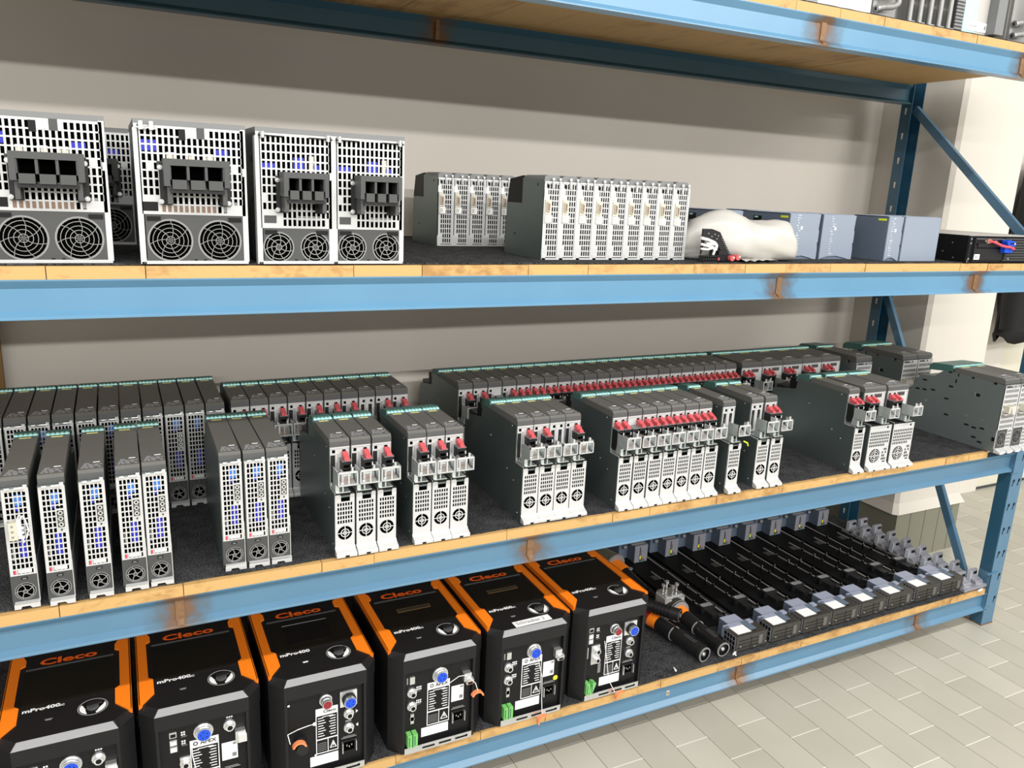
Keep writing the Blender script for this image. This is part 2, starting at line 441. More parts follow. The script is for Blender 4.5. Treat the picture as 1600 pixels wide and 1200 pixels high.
def brace(y0, z0, y1, z1):
    m = MB(); d = Vector((0, y1 - y0, z1 - z0)).normalized(); n = Vector((0, -d.z, d.y)) * .015
    a, b = Vector((3.0, y0, z0)), Vector((3.0, y1, z1)); X = Vector((.020, 0, 0)); T = Vector((.003, 0, 0))
    vs = [a - n, a + n, a + n + T, a - n + T, b - n, b + n, b + n + T, b - n + T]
    F = [(0, 1, 2, 3), (4, 7, 6, 5), (0, 4, 5, 1), (1, 5, 6, 2), (2, 6, 7, 3), (3, 7, 4, 0)]
    m.add(vs, F, 'post_blue')
    for sg in (-1, 1):
        c, e = a + n * sg, b + n * sg
        vs = [c, c + X, c + X + d * .001, c + n * sg * -.15, e, e + X, e + X - d * .001, e + n * sg * -.15]
        m.add([c, c + X, e + X, e], [(0, 1, 2, 3)], 'post_blue')
    m.obj('diagonal_brace', rack)
brace(.695, 1.99, .02, 1.395); brace(.695, 1.225, .095, .10)
# beam end connectors at the right-hand front post
for k in (1, 2, 3, 4):
    z = ZB[k]; m = MB()
    m.box(XP - .004, XP + .0, -.002, .045, z - .085, z + .085 if k == 1 else z + .0, 'post_blue')
    m.box(XP - .004, XP + .036, -.005, -.001, z - (.055 if k == 1 else .08), z + (.085 if k == 1 else .012), 'post_blue')
    if k == 1: m.box(XP - .03, XP + .034, -.006, .006, z + .084, z + .088, 'post_blue')
    m.obj('beam_end_plate', rack)

# ------------------------------------------------------------------ boards and felt
SEAM = {3: [-.116, .05, .456, .611, .878, 1.044, 1.372, 1.55, 1.70, 1.875, 2.02, 2.17, 2.33, 2.46, 2.60, 2.78],
        2: [-.15, .082, .378, .502, .853, 1.176, 1.30, 1.539, 1.80, 2.032, 2.20, 2.364, 2.569, 2.694],
        1: [.30, .56, .80, 1.0, 1.23, 1.40, 1.62, 1.72, 1.98, 2.22, 2.47, 2.75],
        4: [.0, .25, .52, .77, 1.02, 1.20, 1.42, 1.62, 1.78, 1.95, 2.15, 2.35, 2.6]}
LVN = {1: 'lowest', 2: 'second', 3: 'third', 4: 'topmost'}
for k in (1, 2, 3, 4):
    xs = [XL + .02, -.62, -.38] + SEAM[k] + [2.955]
    xs = sorted(xs); z = ZB[k]
    d = thing('plank_deck', (0, 0, z), 0, 'yellowish wooden plank deck lying on the %s pair of blue beams%s' % (LVN[k], '' if k < 4 else ', seen from below'), 'shelf board')
    for a, b in zip(xs[:-1], xs[1:]):
        j = random.uniform(-.0015, .0015)
        if k == 2 and b > 2.9:
            b = 2.80; m = MB(); m.box(2.802, 2.955, .05, .90, 0, BT + .003, 'wood'); m.obj('plank', d)
        m = MB(); m.box(a + .0008, b - .0008, .001 + j, .90, 0, BT + j * .3, 'wood'); m.obj('plank', d)
    m = MB()
    x1 = {1: 2.952, 2: 2.79, 3: 2.94, 4: 2.94}[k]
    y0 = {1: .006, 2: .012, 3: .012, 4: .005}[k]
    # felt sheet with a slightly wandering front edge
    n = 120; vs = []; fs = []
    for i in range(n + 1):
        x = XL + .03 + (x1 - XL - .03) * i / n; y = y0 + random.uniform(-.0015, .0025)
        vs += [(x, y, z + BT + .001), (x, y, z + BT + MT), (x, .895, z + BT + MT), (x, .895, z + BT + .001)]
        if i < n:
            for a in range(4): c = (a + 1) % 4; fs.append((4 * i + a, 4 * i + 4 + a, 4 * i + 4 + c, 4 * i + c))
    m.add(vs, fs, 'felt')
    tag(m.obj('felt_mat'), 'black fleecy felt mat covering the %s wooden deck of the rack' % LVN[k], 'mat')

# ------------------------------------------------------------------ shared bits for the drive modules
def fan_white(m, cx, y, cz, R):
    """circular finger guard punched in a white sheet"""
    m.disc((cx, y - .0004, cz), R, 'deep_black')
    for r0, r1 in ((.50, .62), (.0, .10)):
        m.ring((cx, y - .0010, cz), R * r0, R * r1, 'white_steel', n=24)
    m.ring((cx, y - .0010, cz), R * .20, R * .30, 'white_steel', n=18)
    t = R * .055
    m.box(cx - t, cx + t, y - .0011, y - .0006, cz - R, cz + R, 'white_steel'); m.box(cx - R, cx + R, y - .0011, y - .0006, cz - t, cz + t, 'white_steel')
def fan_guard(m, cx, y, cz, R, rings, mt='guard_grey', n=24, w=.05):
    """round opening with swirled wire guard"""
    m.disc((cx, y - .0003, cz), R, 'deep_black', n=28)
    m.ring((cx, y - .0008, cz), R * .97, R * 1.06, mt, n=28)
    for i in range(rings):
        r = R * (.30 + (.92 - .30) * i / max(1, rings - 1) - .10) if rings > 1 else R * .5
        m.ring((cx, y - .0022, cz), r - R * w / 2, r + R * w / 2, mt, n=n)
    m.disc((cx, y - .0015, cz), R * .13, 'dark_grey', n=12)
    ns = 7 if rings > 2 else 5
    for kk in range(ns):
        a0 = 2 * PI * kk / ns + .2; prev = None
        for q in range(6):
            r = R * (.12 + .86 * q / 5); a = a0 + .45 * (q / 5)
            p = (cx + r * math.cos(a), cz + r * math.sin(a))
            if prev:
                dx, dz = p[0] - prev[0], p[1] - prev[1]; L = math.hypot(dx, dz); nx, nz = -dz / L * R * w * .42, dx / L * R * w * .42
                m.add([(prev[0] - nx, y - .0026, prev[1] - nz), (p[0] - nx, y - .0026, p[1] - nz), (p[0] + nx, y - .0026, p[1] + nz), (prev[0] + nx, y - .0026, prev[1] + nz)], [(0, 1, 2, 3)], mt)
            prev = p
def top_parts(root, W, y0, y1, ye, zt, zc, yel=True, dark=False):
    """printed grey cap, light notch strip and teal flap on top of a drive"""
    h = W / 2 - .0008
    m = MB(); m.prism([(y0, zc), (y0, zt - .006), (y0 + .006, zt), (y1, zt), (y1, zc)], -h, h, 'cap_grey', m_caps='cap_grey')
    m.add([(-h, y0 - .0003, zc), (h, y0 - .0003, zc), (h, y0 - .0003, zt - .006), (-h, y0 - .0003, zt - .006)], [(0, 1, 2, 3)], 'cap_front')
    cap = m.obj('top_cover', root)
    m = MB(); rr = random.Random(3)
    for j in range(4):
        y = y0 + .014 + j * .0085; x = -h * (.78 - .08 * j)
        while x < h * .8:
            l = rr.uniform(.004, .010)
            if rr.random() < .8: m.box(x, min(x + l, h * .86), y, y + .0042, zt - .0002, zt + .0003, 'print_grey')
            x += l + .002
    m.box(h * .15, h * .7, y0 + .046, y0 + .050, zt - .0002, zt + .0004, 'paper')
    m.obj('printed_legend', cap)
    m = MB()
    yy = y1 - .016
    m.box(-h * .55, h * .45, yy, yy + .006, zt - .0002, zt + .0005, 'yellow_print' if yel else 'print_grey'); m.obj('warning_strip', cap)
    m = MB(); n = max(5, round(W / .0098))
    for i in range(n):
        a = -h + 2 * h * i / n; m.box(a + .0008, a + 2 * h / n * .72, y1 - .001, y1 + .007, zt - .001, zt + .0045, 'teal_light')
    m.box(-h, h, y1 + .001, y1 + .009, zt - .006, zt + .0025, 'teal_light')
    s = m.obj('notched_strip', root)
    m = MB(); m.prism([(y1 + .006, zt - .018), (y1 + .006, zt + .003), (y1 + .014, zt + .0055), (ye - .012, zt - .001), (ye, zt - .012), (ye, zt - .03)], -h, h, 'teal'); m.obj('flap', root)

# ------------------------------------------------------------------ drive module with terminal plugs and shield bracket
def plug(m, x0, x1):
    m.box(x0, x1, .016, .046, .166, .222, 'black_plastic')
    for i in range(4): m.box(x0 + .003, x1 - .005, .0145, .017, .170 + i * .0125, .176 + i * .0125, 'deep_black')
    m.box(x0 - .001, x1 + .001, .014, .046, .222, .2245, 'mid_grey')
    for i in range(3): m.box(x1 - .0015, x1 + .0006, .015, .018, .178 + i * .014, .186 + i * .014, 'white_plastic')
def latch(m, x0, x1):
    m.prism([(.026, .2245), (.012, .2245), (.012, .229), (.034, .240), (.040, .240), (.040, .2245)], x0, x1, 'red')
    m.box(x0 - .001, x0 + .004, .010, .030, .228, .234, 'red'); m.box(x0 + .002, x1 - .002, .042, .0445, .236, .243, 'deep_black')
def drive(kind, W=.0482, wide=False, bracket=True, label='x', redlatch=True):
    r = thing('drive_module', (0, 0, 0), 0, label, 'drive module')
    h = W / 2; H = .27
    # sheet metal housing
    m = MB()
    m.prism([(.0, .0), (.0, .149), (.044, .152), (.044, .252), (.262, .255), (.268, .214), (.372, .196), (.385, .17), (.385, 0)], -h + .0004, h - .0004, 'zinc')
    for (y, z) in ((.07, .245), (.09, .12), (.02, .02), (.2, .18), (.05, .10)):
        for sg in (-1, 1): m.cyl((sg * (h - .0006), y, z), (sg * (h + .0004), y, z), .0022, .0016, 'silver', 6)
    hs = m.obj('housing', r)
    m = MB(); m.box(-h + .002, h - .002, .268, .30, .205, .249, 'black'); m.box(-h + .003, h - .003, .30, .36, .19, .212, 'black_plastic'); m.obj('rear_terminal', r)
    # lower duct cover
    m = MB(); a = h - .0012
    m.box(-a, a, -.0008, .0005, .004, .130, 'deep_black')
    m.grille(-a, a, .074, .132, -.0020, 11 if wide else 6, 5, .66, .72, 'white_steel', mx=.0045, mz=.002,
             solid=(lambda i, j: wide and j == 0 and i > 8) if wide else None)
    m.add([(-a, -.002, .012), (a, -.002, .012), (a, -.002, .074), (-a, -.002, .074)], [(0, 1, 2, 3)], 'white_steel')
    nx0, nx1 = (-.009, .012) if not wide else (.028, .034)
    if not wide:
        for s0, s1 in ((-a, nx0), (nx1, a)):
            m.prism([(s0, .132), (s1, .132), (s1, .146), (s1 - .002, .149), (s0 + .002, .149), (s0, .146)], -.0026, -.0012, 'white_steel', 'y')
        m.box(nx0, nx1, -.0012, .0, .132, .141, 'deep_black')
    else:
        m.box(-a, a, -.0022, -.0012, .132, .149, 'white_steel'); m.box(nx0, nx1, -.0026, -.002, .138, .145, 'deep_black')
    m.box(-a, -a + .0012, -.002, .0, .006, .148, 'white_steel'); m.box(a - .0012, a, -.002, .0, .006, .148, 'white_steel')
    if wide:
        fan_white(m, -.012, -.002, .046, .024)
        m.ring((-.012, -.0032, .046), .0185, .0205, 'white_steel')
        for i in range(5):
            for j in range(3):
                if (i + j) % 4: m.box(.022 + j * .007, .026 + j * .007, -.0026, -.002, .018 + i * .011, .025 + i * .011, 'deep_black')
    else: fan_white(m, 0, -.002, .0535, .0172)
    cov = m.obj('duct_cover', r)
    m = MB()
    segs = 1 if not wide else 2
    for q in range(segs):
        c0 = -h + q * W / segs; c1 = c0 + W / segs
        for s0, s1, q in ((c0 + .0002, c0 + .020, 1), (c0 + .020, c0 + .030, 0), (c0 + .030, c1 - .0002, 1)):
            m.prism([(-.002, .020), (-.005, .016), (-.019, .009), (-.021, .006), (-.021, .0 if q else .0045), (-.002, .0 if q else .0045)], s0, s1, 'white_steel')
        m.box(c0 + .021, c0 + .029, -.020, -.004, .0, .0044, 'black')
    m.obj('foot_flange', r)
    m = MB(); m.box(-a, a, .0, .044, .146, .1525, 'black_plastic')
    for i in range(3): m.box(-.017 + i * .012, -.009 + i * .012, .004 + .004 * (i % 2), .036, .1525, .156, 'black')
    m.box(-a, -a + .0012, -.001, .044, .150, .1545, 'white_steel'); m.obj('duct_top', r)
    # upper face
    m = MB(); y = .0432
    m.box(-a, a, y, y + .002, .153, .2505, 'white_steel')
    m.box(-a, -a + .0010, y - .0022, y, .153, .250, 'silver'); m.box(a - .0010, a, y - .0022, y, .153, .250, 'silver')
    m.box(-a, a, y - .0026, y, .2475, .2510, 'white_steel')
    def slotted(cx):
        m.box(cx - .0035, cx + .0035, y - .0005, y, .236, .2435, 'deep_black')
    if kind == 'single':
        slotted(-.014); m.box(-.0215, -.0105, y - .0006, y, .164, .231, 'black_plastic'); m.box(-.0095, -.0035, y - .001, y, .16, .235, 'bright_silver')
    elif kind == 'none':
        for cx in (-.011, .011):
            slotted(cx + .002); m.box(cx - .006, cx + .004, y - .0006, y, .170, .230, 'black_plastic'); m.box(cx - .003, cx + .001, y - .0015, y, .18, .215, 'dark_grey')
        m.box(-.003, .001, y - .0015, y, .16, .245, 'white_steel')
    elif kind == 'double':
        if wide:
            for i in range(5): m.box(.0 + i * .007, .005 + i * .007, y - .0006, y, .232, .244, 'deep_black')
            for j in range(5):
                for i in range(2): m.box(.001 + i * .007, .005 + i * .007, y - .0006, y, .168 + j * .012, .176 + j * .012, 'deep_black')
    for i in range(4): m.box(-a + .005 + i * .006, -a + .009 + i * .006, y - .0006, y, .155, .163, 'deep_black')
    m.obj('face_plate', r)
    def pl(x0, x1, lt=True):
        p = MB(); plug(p, x0, x1); po = p.obj('terminal_plug', r)
        if lt: p = MB(); latch(p, (x0 + x1) / 2 - .006, (x0 + x1) / 2 + .006); p.obj('latch', po, label='pinkish red latch')
    if kind == 'single': pl(.0, .021, redlatch)
    elif kind == 'double':
        if wide: pl(-.047, -.026); pl(-.024, -.003)
        else: pl(-.0225, -.0015); pl(.0015, .0225)
    elif kind == 'half': pl(-.0225, -.0015, False); pl(.0015, .0225)
    # shield bracket
    if bracket:
        p = MB(); c0, c1 = -.0235, .0235; z0, z1 = .181, .2155; yf = -.034
        if wide: c0, c1 = -.010, .036
        T = .0032
        p.box(c0, c1, yf, yf + .0028, z1 - .0045, z1, 'white_steel'); p.box(c0, c1, yf, yf + .0028, z0, z0 + T, 'white_steel')
        p.box(c0, c0 + T, yf, yf + .0028, z0, z1, 'white_steel'); p.box(c1 - T, c1, yf, yf + .0028, z0, z1, 'white_steel')
        p.box(c0, c0 + .0012, yf, .012, z0, z1, 'zinc_bracket'); p.box(c1 - .0012, c1, yf, -.004, z0 + .004, z1, 'zinc_bracket')
        p.box(c0 + .001, c1 - .001, yf, .012, z0, z0 + .0014, 'zinc_bracket'); p.box(c0 + .001, c1 - .001, .006, .008, z0, z0 + .02, 'zinc_bracket')
        p.box(c0 + .024, c0 + .027, yf + .001, yf + .004, z0, z1, 'white_steel')
        p.prism([(-.030, z0 + .001), (.004, z0 + .013), (.006, z0 + .012), (-.028, z0)], c0 + .004, c1 - .006, 'bright_silver')
        p.box(c0 + .012, c0 + .017, -.02, .0, z0, z0 + .03, 'silver')
        p.cyl((c1 - .013, yf + .003, z1), (c1 - .013, yf + .003, z1 + .009), .0028, .0028, 'white_steel', 8)
        if wide: p.cyl((c0 + .013, yf + .003, z1), (c0 + .013, yf + .003, z1 + .009), .0028, .0028, 'white_steel', 8)
        p.box(c0 + .002, c1 - .012, -.01, .044, .1565, .1585, 'zinc_bracket'); p.box(c0 + .016, c0 + .019, -.010, -.008, .158, z0, 'zinc_bracket')
        p.prism([(-.006, .157), (-.006, .176), (.014, .182), (.018, .157)], c0 + .001, c0 + .010, 'zinc_bracket')
        p.obj('shield_bracket', r)
    top_parts(r, W, .041, .206, .272, .27, .252, yel=(kind != 'half'))
    return r

# ------------------------------------------------------------------ slim module with tall vented face and fan at the foot
def slim(conn=True):
    r = thing('power_module', (0, 0, 0), 0, 'x', 'power module')
    W = .0475; h = W / 2
    m = MB(); m.prism([(.0, .004), (.0, .252), (.296, .254), (.30, .215), (.385, .20), (.385, 0), (.01, 0)], -h, h - .0015, 'zinc')
    m.box(h - .0015, h, -.004, .33, .012, .09, 'silver')
    m.obj('housing', r)
    m = MB(); a = h - .0010
    m.box(-a, a, -.0012, .0005, .066, .25, 'deep_black')
    # parts seen through the vents
    m.box(-.002, .012, -.0019, -.001, .214, .236, 'blue_bright'); m.box(-.002, .004, -.0019, -.001, .203, .214, 'blue_deep')
    m.box(-.001, .009, -.0019, -.001, .104, .152, 'blue_deep'); m.box(-.015, -.011, -.0019, -.001, .10, .13, 'mid_grey')
    m.box(-.009, .014, -.0019, -.001, .072, .081, 'white_plastic'); m.box(-.016, -.012, -.0019, -.001, .071, .081, 'cable_red')
    m.box(-.016, .014, -.0019, -.001, .091, .094, 'guard_grey')
    hd = m.obj('interior', r)
    m = MB()
    def solid(i, j):
        if not conn: return False
        return i >= 3 and 7 <= j <= 10 or (i == 3 and False)
    m.grille(-a, a, .068, .246, -.0032, 5, 15, .68, .78, 'white_steel', mx=.0045, mz=.0015, solid=solid)
    m.box(-a, -a + .001, -.0032, .0, .068, .250, 'white_steel'); m.box(a - .001, a, -.0032, .0, .068, .250, 'white_steel')
    m.box(-a, a, -.0034, -.001, .246, .250, 'silver'); 
    for x in (-.016, .0, .008): m.cyl((x, -.005, .2505), (x + .008, -.005, .2505), .0028, .0028, 'bright_silver', 8)
    m.box(.014, .021, -.0040, -.002, .242, .256, 'white_steel')
    m.box(h - .0035, h - .0005, -.0042, -.002, .085, .11, 'white_steel')
    fp = m.obj('vented_face', r)
    if conn:
        m = MB(); m.box(.004, .0185, -.0052, -.003, .160, .202, 'white_steel'); m.box(.0055, .0170, -.0056, -.005, .1635, .1985, 'black')
        for i in range(3): m.ring((.0112, -.0060, .1690 + i * .012), .0022, .0048, 'silver', n=12); m.box(.0062, .0162, -.0060, -.0056, .1625 + i * .012, .1632 + i * .012, 'silver')
        for z in (.157, .205): m.cyl((.0112, -.006, z), (.0112, -.003, z), .0015, .0015, 'black', 6)
        m.obj('connector_block', r)
    m = MB(); m.box(-a, a, -.003, .0, .010, .067, 'dark_grey'); m.prism([(-.003, .012), (.002, .0), (.01, 0), (.01, .012)], -a, a, 'dark_grey')
    m.box(-.005, .006, -.0046, -.003, .0590, .0635, 'black')
    m.box(-.003, .004, -.0050, -.0046, .0600, .0625, 'mid_grey')
    fan_guard(m, 0, -.003, .0335, .0175, 2, 'guard_grey', w=.11)
    m.obj('fan_panel', r)
    m = MB(); m.prism([(-h + .003, 0), (-h + .014, 0), (-h + .016, .005), (h - .018, .005), (h - .014, 0), (h + .0, 0), (h + .0, .009), (h - .003, .013), (-h + .006, .013), (-h + .003, .010)], -.0125, -.0105, 'white_steel', 'y')
    m.box(-h + .004, h, -.0125, .0, .010, .0125, 'white_steel'); m.obj('foot_tab', r)
    top_parts(r, W, .006, .276, .335, .27, .250)
    return r

def place(proto, used, x, y, z, rz, label, group=None):
    if proto.name not in used:
        used.add(proto.name); proto.location = (x, y, z); proto.rotation_euler = (0, 0, rz); proto['label'] = label
        if group: proto['group'] = group
        return proto
    return dup(proto, (x, y, z), rz, label, group)
USED = set()
Z2 = ZM[2]
D1 = drive('single', label='x'); D2 = drive('double'); DN = drive('none'); DH = drive('half'); DS = drive('single', redlatch=False)
S1 = slim(True); S0 = slim(False)
bpy.context.view_layer.update()
for o in (D1, D2, DN, DH, DS, S1, S0): KIDS[o.name] = [(c, kids(c)) for c in kids(o)]

# front rank, slim modules
for i, x in enumerate((-.205, -.143, -.0735, -.0075, .0415, .1925, .2425, .2915)):
    g = 'slim vented modules standing at the left front of the second shelf'
    txt = ['slim vented power module with a cream plug hanging on its face', 'slim vented power module just right of the one with the cream plug',
           'leftmost of the three slim vented modules right of the first dark gap', 'middle one of the three slim modules right of the first dark gap',
           'slim vented module standing left of the wide bare felt gap', 'left module of the tight slim trio right of the bare felt gap',
           'middle module of the tight slim trio right of the bare felt gap', 'right module of the tight slim trio, nearest the first bracketed drives'][i]
    y = [.020, .012, .016, .020, .024, .038, .036, .036][i]
    place(S0 if i == 0 else S1, USED, x, y, Z2, [0, .0, 0, 0, .0, -.01, 0, 0][i], txt, g)
# cream plug hanging on the first one
m = MB(); o = (-.205, .02, Z2)
m.box(-.015, -.001, -.020, -.005, .150, .186, 'cream'); m.box(-.001, .006, -.016, -.006, .155, .19, 'white_plastic')
for i in range(3): m.cyl((-.009, -.0205, .157 + i * .011), (-.009, -.020, .157 + i * .011), .0025, .0025, 'guard_grey', 8)
for i in range(3): m.box(-.001, .010, -.015, -.010, .150 + i * .010, .1535 + i * .010, 'white_plastic')
pl = thing('connector_plug', o, 0, 'cream plug with short wires hanging on the leftmost slim module', 'plug')
m.obj('plug_body', pl)
m = MB()
m.tube([(.004, -.014, .19), (.011, -.018, .198), (.014, -.013, .185), (.017, -.012, .165), (.013, -.012, .15)], .0014, 'white_plastic')
m.tube([(.0, -.012, .19), (.004, -.018, .200), (.010, -.012, .194)], .0014, 'white_plastic')
m.tube([(.006, -.012, .152), (.008, -.014, .143), (.006, -.01, .139)], .0014, 'white_plastic'); m.obj('wires', pl)

P3 = ['left', 'middle', 'right']
gr = [('first trio of bracketed drives right of the slim modules', .437, .0505, [D1, D1, D1], .020),
      ('second trio of bracketed drives', .628, .0490, [D1, D1, D1], .024)]
for nm, x0, dx, L, y in gr:
    for i, p in enumerate(L):
        place(p, USED, x0 + i * dx, y, Z2, 0, '%s drive of the %s' % (P3[i], nm), 'front rank of bracketed drives')
for i, (p, tx) in enumerate(zip([D1, D1, DN, D1], ['leftmost drive of the block of four, its dark side facing the trio', 'second drive of the block of four, with a red latch', 'drive without red latch in the block of four', 'rightmost drive of the block of four, beside the long block of seven'])):
    place(p, USED, .930 + i * .0483, .034, Z2, 0, tx, 'front rank of bracketed drives')
for i in range(7):
    p = DH if i == 1 else D2
    place(p, USED, 1.2175 + i * .0499, .022, Z2, 0, '%s drive from the left in the tight front block of seven' % ORD[i + 1], 'front rank of bracketed drives')
place(DN, USED, 1.600, .016, Z2, -.01, 'single drive with a yellow green wire end, right of the block of seven', 'front rank of bracketed drives')
place(DN, USED, 1.714, .020, Z2, -.01, 'left drive of the pair beside the bare felt, without red latches', 'front rank of bracketed drives')
place(D2, USED, 1.767, .018, Z2, -.01, 'right drive of the pair beside the bare felt, with red latches', 'front rank of bracketed drives')
m = MB()
m.tube([(1.605, -.012, Z2 + .165), (1.615, -.018, Z2 + .160), (1.622, -.014, Z2 + .150)], .0022, 'label_yellow')
tag(m.obj('earth_wire'), 'short yellow green wire end on the lone drive right of the block of seven', 'wire')

WD = drive('double', W=.1, wide=True); KIDS[WD.name] = [(c, kids(c)) for c in kids(WD)]
place(D2, USED, 2.118, .012, Z2, -.02, 'narrow drive left of the two wide drives near the right post', 'front rank of bracketed drives')
place(WD, USED, 2.212, .008, Z2, -.02, 'left one of the two wide drives with large round fan hole in front', 'wide drives')
place(WD, USED, 2.318, .004, Z2, -.02, 'right one of the two wide drives with large round fan hole in front', 'wide drives')

# rear rank, left row
for i in range(11):
    place(S1 if i % 3 else S0, USED, -.292 + i * .0500, .452, Z2, 0, '%s vented module from the left in the rear row of slim modules' % ORD[i + 1], 'rear row of slim modules')
for i in range(10):
    place(DS if False else (DN if i == 7 else D1), USED, .272 + (i) * .0497, .428, Z2, 0, '%s drive from the left in the rear row of ten' % ORD[i + 1], 'rear row of ten drives')
# rear rank, right row
n = 0
for i in range(22):
    p = D1 if i < 2 else DS if i == 2 else D1 if i == 3 else D2
    place(p, USED, .927 + i * .0496, .428, Z2, 0, '%s narrow drive from the left in the long rear row' % ORD[i + 1], 'long rear row of drives')
for i in range(5):
    place(WD, USED, 2.065 + i * .1005, .424, Z2, 0, '%s wide drive from the left at the right end of the long rear row' % ORD[i + 1], 'wide drives in the rear row')

# ------------------------------------------------------------------ wide vented modules (far right of the second shelf)
def wide_vent():
    r = thing('inverter_module', (0, 0, 0), 0, 'x', 'inverter'); W = .088; h = W / 2
    m = MB()
    prof = [(.0, .0), (.0, .250), (.03, .251), (.03, .243), (.045, .243), (.045, .2515), (.115, .252), (.115, .245), (.128, .245), (.128, .252), (.175, .252), (.175, .240), (.182, .240), (.182, .252),
            (.205, .252), (.205, .246), (.222, .246), (.222, .252), (.24, .250), (.272, .222), (.33, .214), (.345, .19), (.385, .10), (.385, 0)]
    m.prism(prof, -h, h, 'zinc_light')
    for (y, z) in ((.30, .195), (.26, .165), (.325, .155), (.295, .158), (.19, .195), (.20, .145), (.19, .085), (.105, .07), (.075, .067), (.045, .072), (.07, .032), (.045, .02)):
        m.box(-h - .0006, -h, y, y + .017, z, z + .006, 'black')
    m.box(-h - .0006, -h, .083, .10, .186, .197, 'black'); m.box(-h - .0009, -h, .098, .104, .183, .20, 'silver')
    m.box(-h - .0006, -h, .180, .185, .215, .230, 'black')
    for (y, z) in ((.29, .12), (.12, .105), (.06, .105)): m.cyl((-h - .001, y, z), (-h, y, z), .003, .003, 'silver', 8)
    m.box(-h - .003, -h, .0, .010, .042, .055, 'black')
    m.obj('housing', r)
    m = MB(); a = h - .001
    m.box(-a, a, -.001, .0005, .08, .25, 'deep_black')
    m.grille(-a, a, .084, .238, -.003, 11, 8, .62, .6, 'white_steel', mx=.006, mz=.002, solid=lambda i, j: (i in (5,) and j in (3, 4)))
    m.box(-a, a, -.003, -.001, .238, .250, 'silver')
    for i in range(7): m.box(-.035 + i * .008, -.029 + i * .008, -.0034, -.003, .240, .246, 'black')
    for x in (-.012, .006): m.box(x, x + .008, -.010, -.003, .243, .251, 'bright_silver')
    m.obj('vented_face', r)
    m = MB(); m.box(-a, -a + .002, -.003, .0, .012, .084, 'white_steel')
    m.box(-a + .002, .014, -.0035, .0, .014, .083, 'dark_grey'); fan_guard(m, -.0135, -.0036, .050, .0245, 4, 'guard_grey', w=.045)
    m.obj('fan_panel', r)
    m = MB(); m.box(.014, a, -.001, .0, .01, .084, 'deep_black'); m.grille(.014, a, .012, .084, -.003, 3, 5, .6, .6, 'white_steel', mx=.003, mz=.002); m.obj('side_vent', r)
    m = MB()
    for q in range(2):
        c = -h + q * .044
        m.prism([(-.002, .016), (-.026, .006), (-.028, .0), (-.002, 0)], c + .001, c + .026, 'white_steel'); m.prism([(-.002, .016), (-.020, .008), (-.022, .0), (-.002, 0)], c + .028, c + .043, 'white_steel')
    m.obj('foot_flange', r)
    m = MB(); m.box(-.030, .012, -.022, -.003, .150, .176, 'cream'); m.prism([(-.03, .148), (-.022, .176), (-.003, .176), (-.003, .148)], -.018, -.002, 'beige_box'); m.box(-.04, -.01, -.016, -.003, .142, .147, 'beige_box')
    m.obj('terminal_cover', r)
    top_parts(r, W, .002, .196, .30, .272, .252)
    return r
WV = wide_vent(); KIDS[WV.name] = [(c, kids(c)) for c in kids(WV)]
place(WV, USED, 2.601, .424, Z2, 0, 'wide module with plain vented face closing the long rear row', 'wide vented modules')
place(WV, USED, 2.835, .398, Z2, .0, 'left one of the two wide modules behind the big slotted side panel', 'wide vented modules')
place(WV, USED, 2.9245, .398, Z2, .0, 'right one of the two wide modules behind the big slotted side panel', 'wide vented modules')
place(WV, USED, 2.834, -.020, Z2, .0, 'wide vented module with big slotted grey side, foot hanging over the beam', 'wide vented modules')
place(WV, USED, 2.924, -.020, Z2, .0, 'wide vented module farthest right on the second shelf', 'wide vented modules')
